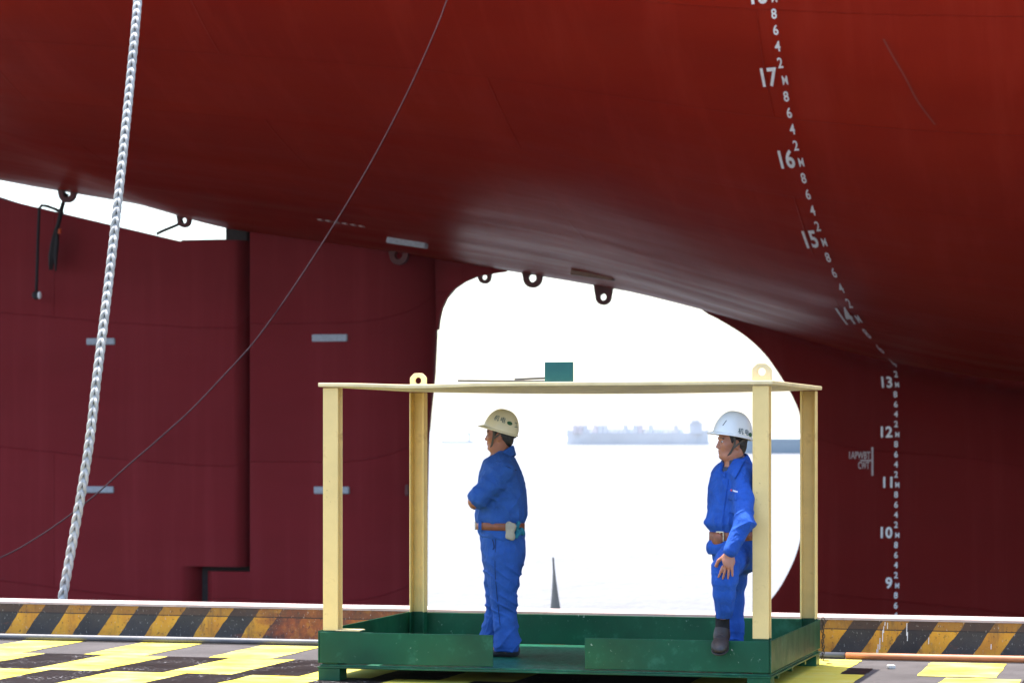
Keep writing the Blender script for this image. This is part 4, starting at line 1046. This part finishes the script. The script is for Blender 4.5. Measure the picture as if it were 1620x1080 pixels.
# gloves tucked under his belt
G0 = U1(812, 838, -.19); gl = empty('work_gloves', Vector(G0 + B1)); tag(gl, 'grey and teal work gloves tucked in the belt of the left worker', 'gloves')
Fg = Field()
for (u, v, r) in ((805, 830, .022), (806, 838, .028), (808, 846, .026), (812, 833, .022), (811, 850, .014), (803, 848, .014)): Fg.u(ell(U1(u, v, -.185)-G0, (r*1.05, r*.7, r*1.2)), .02)
Fg.disp = lambda p: .004*(ridged(p*50)-.5)
sdf_obj('grey_glove', Fg, (-.12, -.09, -.12), (.12, .12, .12), .0045, M_glove, gl)
Fg = Field()
for (u, v, r, dy) in ((817, 832, .020, -.16), (820, 842, .022, -.15), (824, 838, .02, -.12), (827, 843, .016, -.11), (816, 848, .015, -.16), (820, 827, .015, -.14)): Fg.u(ell(U1(u, v, dy)-G0, (r*1.15, r*.8, r)), .016)
Fg.disp = lambda p: .004*(ridged(p*45+3)-.5)
sdf_obj('teal_glove', Fg, (-.12, -.09, -.12), (.16, .16, .12), .0045, M_glove2, gl)

# ---- man leaning at the right front post
Y2 = 18.62; B2 = A3(P(1160, 1037, Y2)); B2[2] = .117
man2 = empty('person', Vector(B2)); tag(man2, 'worker in white hard hat leaning on the right post with one foot raised', 'person')
U2 = lambda u, v, Y=Y2: A3(P(u, v, Y)) - B2
tf, tl = frame(-.75, -.66); f2, l2 = frame(-.965, -.26); hc2 = U2(1157.5, 698.5); nb2 = U2(1163, 733, Y2+.01)
sL2, sR2 = U2(1175, 749, 18.50), U2(1141, 749, 18.77); eL2, eR2 = U2(1177, 826, 18.25), U2(1133, 822, 18.86); wL2, wR2 = U2(1154.5, 874, 18.20), U2(1153, 862, 18.90)
hL2, hR2 = U2(1165, 872, 18.55), U2(1154, 876, 18.72); kL2, kR2 = U2(1146, 899, 18.29), U2(1160, 945, 18.75); aL2, aR2 = U2(1143, 980, 18.43), U2(1163, 1022, 18.72)
tor2 = [(727, 1163, .062, .075), (735, 1162, .085, .125), (745, 1160, .105, .158), (760, 1159, .122, .178), (780, 1158, .130, .182), (800, 1157.5, .136, .182), (818, 1157, .146, .184), (828, 1156.5, .152, .186), (835, 1157, .140, .174), (841, 1158.5, .128, .160), (852, 1158.5, .130, .162), (860, 1156.5, .146, .176), (870, 1156, .146, .172), (876, 1157, .140, .165)]
lev2 = lambda rows: [(U2(0, v)[2], *U2(u, v)[:2], rf_, rl_) for v, u, rf_, rl_ in rows]
Fb = Field(); head_field(Fb, hc2, f2, l2, nb2)
Fb.u(stack(lev2([(v, u, rf_-.025, rl_-.03) for v, u, rf_, rl_ in tor2[1:]] + [(900, 1160, .11, .13)]), (tf, tl)), .03)
for a, b, c in ((sL2, eL2, wL2), (sR2, eR2, wR2)): Fb.u(cone(a, b, .052, .043), .03); Fb.u(cone(b, c, .042, .028), .02)
hand_field(Fb, wL2, U2(1151, 897, 18.195)-wL2, A3((-1, .25, 0)), A3((.1, -1, .25)), .13, 1.08, .5); hand_field(Fb, wR2, A3((.05, .1, -1)), tf, A3((0, 1, 0)), .4)
for a, b, c in ((hL2, kL2, aL2), (hR2, kR2, aR2)): Fb.u(cone(a, b, .08, .058), .04); Fb.u(cone(b, c, .055, .042), .03)
toeL = U2(1137, 1027, 18.22)
Fb.u(cone(aR2, A3((aR2[0]-.09, aR2[1]-.08, .035)), .04, .03), .03)
sdf_obj('body', Fb, (-.36, -.56, -.02), (.30, .42, 1.83), .0060, M_skin2, man2)
Fj = Field(); Fj.u(stack(lev2(tor2), (tf, tl)), .02)
for a, b, c in ((sL2, eL2, wL2), (sR2, eR2, wR2)):
    m_ = (a+b)/2; Fj.u(cone(a, m_, .066, .068), .045); Fj.u(cone(m_, b, .068, .062), .03); cu = c + (b-c)*.10; Fj.u(cone(b, cu, .060, .050), .03); Fj.u(cone(cu + (b-cu)*.12, cu, .051, .050), .008)
    Fj.cut(plane(cu, c-b) if a is sL2 else plane(cu, c-b), .004) if False else None
Fj.u(cone(sL2*.6+nb2*.4, sR2*.6+nb2*.4, .05, .05), .06)
Fj.sub(ell(nb2 + tf*.085 + Z3*.00, (.05, .045, .075), np.array([tf, tl, Z3])), .012)
def dj2(p):
    n1 = ridged(p*A3((9, 9, 14)) + vnoise(p*6+4)[:, None]*1.5); n2 = vnoise(p*A3((24, 24, 30)))
    el = np.exp(-(np.linalg.norm(p - eL2, axis=1)/.12)**2); waist = np.exp(-((p[:, 2] - U2(0, 826)[2])/.05)**2)
    ax = A3(wL2-sL2); ax /= np.linalg.norm(ax)
    return .007*(n1-.6) + .002*(n2-.5) + el*.014*fold((p @ ax)*36 + p[:, 0]*18 + 2.5*vnoise(p*5)) + .010*np.exp(-(np.linalg.norm(p - (sL2*.5+U2(1150, 800)*.5), axis=1)/.16)**2)*fold(p[:, 0]*20 + p[:, 2]*20 + 3*vnoise(p*4)) + waist*.011*fold(np.arctan2(p[:, 1], p[:, 0])*8 + 4*vnoise(p*8))
Fj.disp = dj2
jk2 = sdf_obj('jacket', Fj, (-.36, -.56, U2(0, 884)[2]), (.30, .46, U2(0, 715)[2]), .0060, M_blue2, man2)
# collar lapels, inner shirt, placket, pocket and breast print
collar(man2, U2(1162, 732, Y2+.01), tf, tl, M_blue2, .036, .040, 1.0, .074, .05)
collar(man2, U2(1160, 731, Y2-.005), tf, tl, M_shirt, .040, .006, .42, .060, .05, 'shirt_collar')
Fv = Field().u(cone(nb2 - Z3*.11 + tf*.045, nb2 + Z3*.02 - tf*.004, .085, .067), .01); Fv.cut(plane(nb2 + Z3*.012, Z3 + tf*.40), .006)
sdf_obj('shirt', Fv, nb2-.2, nb2+.2, .005, M_shirt, man2)
view = A3((0.06, 1, 0))/np.linalg.norm((0.06, 1, 0))
def patch(name, us, vs, off, mat, parent, th=.004, sh=None):
    grid = []
    for v in vs:
        row = []
        for u in us:
            uu = u + (sh(v) if sh else 0); row.append(U2(uu, v, 18.3))
        grid.append(row)
    flat = decal_project(jk2, [p for r in grid for p in r], view, off); n = len(us)
    if any(p is None for p in flat): return None
    return sheet(name, [flat[i*n:(i+1)*n] for i in range(len(vs))], th, mat, parent)
def quad_patch(name, c, nu, nv, off, th=.006):
    pts = []
    for j in range(nv):
        for i in range(nu):
            a, b = i/(nu-1), j/(nv-1); u = (c[0][0]*(1-a)+c[1][0]*a)*(1-b) + (c[3][0]*(1-a)+c[2][0]*a)*b; v = (c[0][1]*(1-a)+c[1][1]*a)*(1-b) + (c[3][1]*(1-a)+c[2][1]*a)*b
            pts.append((u, v))
    hit = decal_project(jk2, [U2(u, v, 18.3) for u, v in pts], view, off); ys = [h[1] for h in hit if h is not None]
    if not ys: return
    q = [h if h is not None else U2(u, v, B2[1] + min(ys) + .01) for h, (u, v) in zip(hit, pts)]
    sheet(name, [q[j*nu:(j+1)*nu] for j in range(nv)], th, M_blue2, jk2)
quad_patch('lapel', [(1166, 727), (1181, 726), (1162.5, 759), (1152, 746)], 5, 9, .014, .008); quad_patch('lapel', [(1147, 729), (1150, 733), (1148.5, 757), (1136, 746)], 4, 8, .013, .008)
patch('placket', [1150, 1152, 1154], np.linspace(757, 832, 12), .002, M_blue2, jk2, .006, lambda v: -(v-757)*.14)
patch('pocket_flap', np.linspace(1152, 1166, 5), np.linspace(783, 791, 4), .003, M_blue2, jk2, .006, lambda v: 0)
patch('pocket', np.linspace(1153, 1165, 5), np.linspace(791, 812, 5), .001, M_blue2, jk2, .004)
patch('breast_emblem', np.linspace(1156.5, 1159.0, 3), np.linspace(774, 777.5, 3), .002, M_red_print, jk2, .002)
for k in range(4): patch('breast_lettering', np.linspace(1159.8+1.9*k, 1161.2+1.9*k, 3), np.linspace(774.6+.5*k, 777.4+.5*k, 3), .002, M_white, jk2, .002)
Ft = Field(); Ft.u(stack(lev2([(846, 1158, .118, .148), (858, 1159, .128, .16), (872, 1161, .135, .165), (888, 1163, .13, .155), (900, 1163, .115, .14)]), (tf, tl)), .02)
Ft.u(ell(U2(1177, 884, 18.68), (.085, .10, .10)), .06)
for pts in ([(1165, 874, 18.54, .112), (1155, 889, 18.42, .100), (1147.5, 899, 18.31, .086), (1146.5, 915, 18.30, .082), (1146, 940, 18.33, .070), (1146, 960, 18.36, .057), (1145.5, 973, 18.39, .053)], [(1156, 880, 18.72, .115), (1159, 915, 18.74, .095), (1160, 950, 18.75, .072), (1161.5, 990, 18.73, .062), (1161.5, 1024, 18.72, .068)]):
    for q0, q1 in zip(pts, pts[1:]): Ft.u(cone(U2(*q0[:3]), U2(*q1[:3]), q0[3], q1[3]), .03)
hemz = U2(0, 978, 18.36)[2]
Ft.cut(lambda p: np.where((p[:, 1] < -.10) & (p[:, 2] < hemz+.1), hemz - p[:, 2], -.5), .004)
Ft.cut(plane((0, 0, .028), (0, 0, -1)), .004)
def dt2(p):
    n1 = ridged(p*A3((8, 8, 11)) + vnoise(p*5+7)[:, None]*1.6); kn = np.exp(-(np.linalg.norm(p - kL2, axis=1)/.12)**2)
    sh = np.exp(-((p[:, 2] - U2(0, 940, 18.3)[2])/.12)**2)*(p[:, 1] < -.1)
    hm = np.exp(-((p[:, 2]-.15)/.14)**2)
    return .007*(n1-.6) + kn*.008*fold(p[:, 2]*45 + 3*vnoise(p*6)) + sh*.010*fold(p[:, 0]*42 + p[:, 2]*9 + 2*vnoise(p*5)) + hm*.009*fold(p[:, 2]*40 + 4*vnoise(p*6))
Ft.disp = dt2
sdf_obj('trousers', Ft, (-.36, -.52, 0), (.34, .40, U2(0, 842)[2]), .0062, M_blue2, man2)
zb2 = U2(0, 847)[2]; cb2 = U2(1158.5, 847)
bt = band('belt', belt_ring(cb2, tf, tl, .131, .163, zb2, 48, -.004), .062, .006, M_leather, man2)
mb_ = A3((cb2[0], cb2[1], zb2)) + tf*.139 + tl*.02
Mx = Matrix.Translation(Vector(mb_)) @ Matrix.Rotation(math.atan2(tf[1], tf[0]), 4, 'Z'); bm = bmesh.new()
for b_ in ((-.005, .005, -.036, .036, .025, .034), (-.005, .005, -.036, .036, -.034, -.025), (-.005, .005, -.036, -.028, -.025, .025), (-.005, .005, .028, .036, -.025, .025), (-.006, .006, -.004, .004, -.025, .025)): bx(bm, *b_, M=Mx)
bevel(from_bm('buckle', bm, M_metal, bt), .002, 2)
pb = A3((cb2[0], cb2[1], zb2-.02)) + tf*.142 - tl*.005
Fp = Field().u(ell(pb, (.018, .055, .045), np.array([tf, tl, Z3]))); sdf_obj('belt_pouch', Fp, pb-.12, pb+.12, .005, M_leather, bt)
# raised shoe, toe down over the front rim, and the standing one
heel = U2(1143.5, 1003, 18.50); td = toeL - heel; td /= np.linalg.norm(td); su = np.cross(td, np.cross(Z3, td)); su /= np.linalg.norm(su); sl_ = np.cross(su, td); R = np.array([td, sl_, su])
Fs = Field(); Fs.u(ell(heel + td*.20 - su*.002, (.115, .060, .045), R)); Fs.u(ell(heel + td*.06 + su*.02, (.09, .050, .055), R), .04); Fs.u(cone(heel + td*.07 + su*.02, aL2 - Z3*.045, .050, .047), .03)
Fs.cut(plane(heel - su*.028, -su), .004); sole_f = Fs
sho = sdf_obj('shoe', Fs, np.minimum(heel, toeL)-.15, np.maximum(heel, toeL)+.2, .0045, M_shoe2, man2)
Fo = Field(); Fo.u(ell(heel + td*.20 - su*.030, (.112, .060, .03), R)); Fo.u(ell(heel + td*.05 - su*.030, (.085, .048, .03), R), .04); Fo.cut(plane(heel - su*.042, -su), .003); Fo.cut(plane(heel - su*.026, su), .003)
sdf_obj('sole', Fo, np.minimum(heel, toeL)-.15, np.maximum(heel, toeL)+.2, .0045, M_shoe, sho)
for k in range(4):
    c = heel + td*(.105+.024*k) + su*(.062-.008*k); ribbon('lace', [c - sl_*.028 - su*.006, c + su*.004, c + sl_*.028 - su*.006], td, .007, .004, M_shoe, sho)
Fk = Field().u(cone(aL2 - Z3*.06, aL2 + Z3*.06, .049, .047)); sdf_obj('sock', Fk, aL2-.16, aL2+.16, .005, M_sock, man2)
Fs = Field(); c0 = A3((aR2[0], aR2[1], 0)); R2 = np.array([*frame(-.5, -.8), Z3]); fd = R2[0]
Fs.u(ell(c0 + fd*.05 + Z3*.032, (.125, .043, .036), R2)); Fs.u(ell(c0 - fd*.03 + Z3*.055, (.055, .04, .06), R2), .03); Fs.cut(plane((0, 0, .0025), (0, 0, -1)), .004)
sdf_obj('shoe', Fs, c0 - A3((.25, .25, .02)), c0 + A3((.25, .25, .16)), .005, M_shoe2, man2)
hair(man2, hc2, f2, l2); face_bits(man2, hc2, f2, l2)
hat2, W2 = helmet(man2, hc2, f2, l2, M_hel2, .138, .118, .170, math.radians(11), (-.006, .040),
    [('hat_lettering', '机', .044, math.pi*.5-.06, .12, M_decal), ('hat_lettering', '电', .044, math.pi*.5+.30, .12, M_decal), ('hat_emblem', 'oval', .020, math.pi*.5+.78, .16, M_decalg), ('hat_emblem', 'slash', .05, .62, .30, M_bar)])
for sg in (1,-1):
    ribbon('chin_strap', [hc2 + f2*.012 + l2*sg*.086 + Z3*.04, hc2 + f2*.008 + l2*sg*.084 - Z3*.01, hc2 + f2*.022 + l2*sg*.072 - Z3*.055, hc2 + f2*.047 + l2*sg*.05 - Z3*.1, hc2 + f2*.06 - Z3*.127], f2, .014, .004, M_strap, hat2)
    ribbon('chin_strap', [hc2 - f2*.08 + l2*sg*.07 + Z3*.02, hc2 - f2*.045 + l2*sg*.088 + Z3*.005, hc2 - f2*.01 + l2*sg*.088 - Z3*.022, hc2 + f2*.012 + l2*sg*.080 - Z3*.04], Z3, .012, .004, M_strap, hat2)
rg = [hc2 + f2*(-.087*math.cos(a)-.012) + l2*.085*math.sin(a) + Z3*(-.0 - .014*math.cos(a)) for a in np.linspace(-1.35, 1.35, 15)]
ribbon('harness_band', rg, Z3, .034, .006, M_harness, hat2)

# ------------------------------------------------------------------ haze over the river
m, n, b = nodes('haze_air'); n.nodes.remove(b); vol = N(n, 'ShaderNodeVolumePrincipled'); vol.inputs['Color'].default_value = (.93,.96,1,1)
vol.inputs['Density'].default_value = .00004; vol.inputs['Anisotropy'].default_value = .2
n.links.new(vol.outputs[0], n.nodes['Material Output'].inputs['Volume'])
bm = bmesh.new(); bx(bm, -9500, 9500, -400, 9900, WZ-6, 30); hz = tag(from_bm('haze', bm, m), kind='stuff')
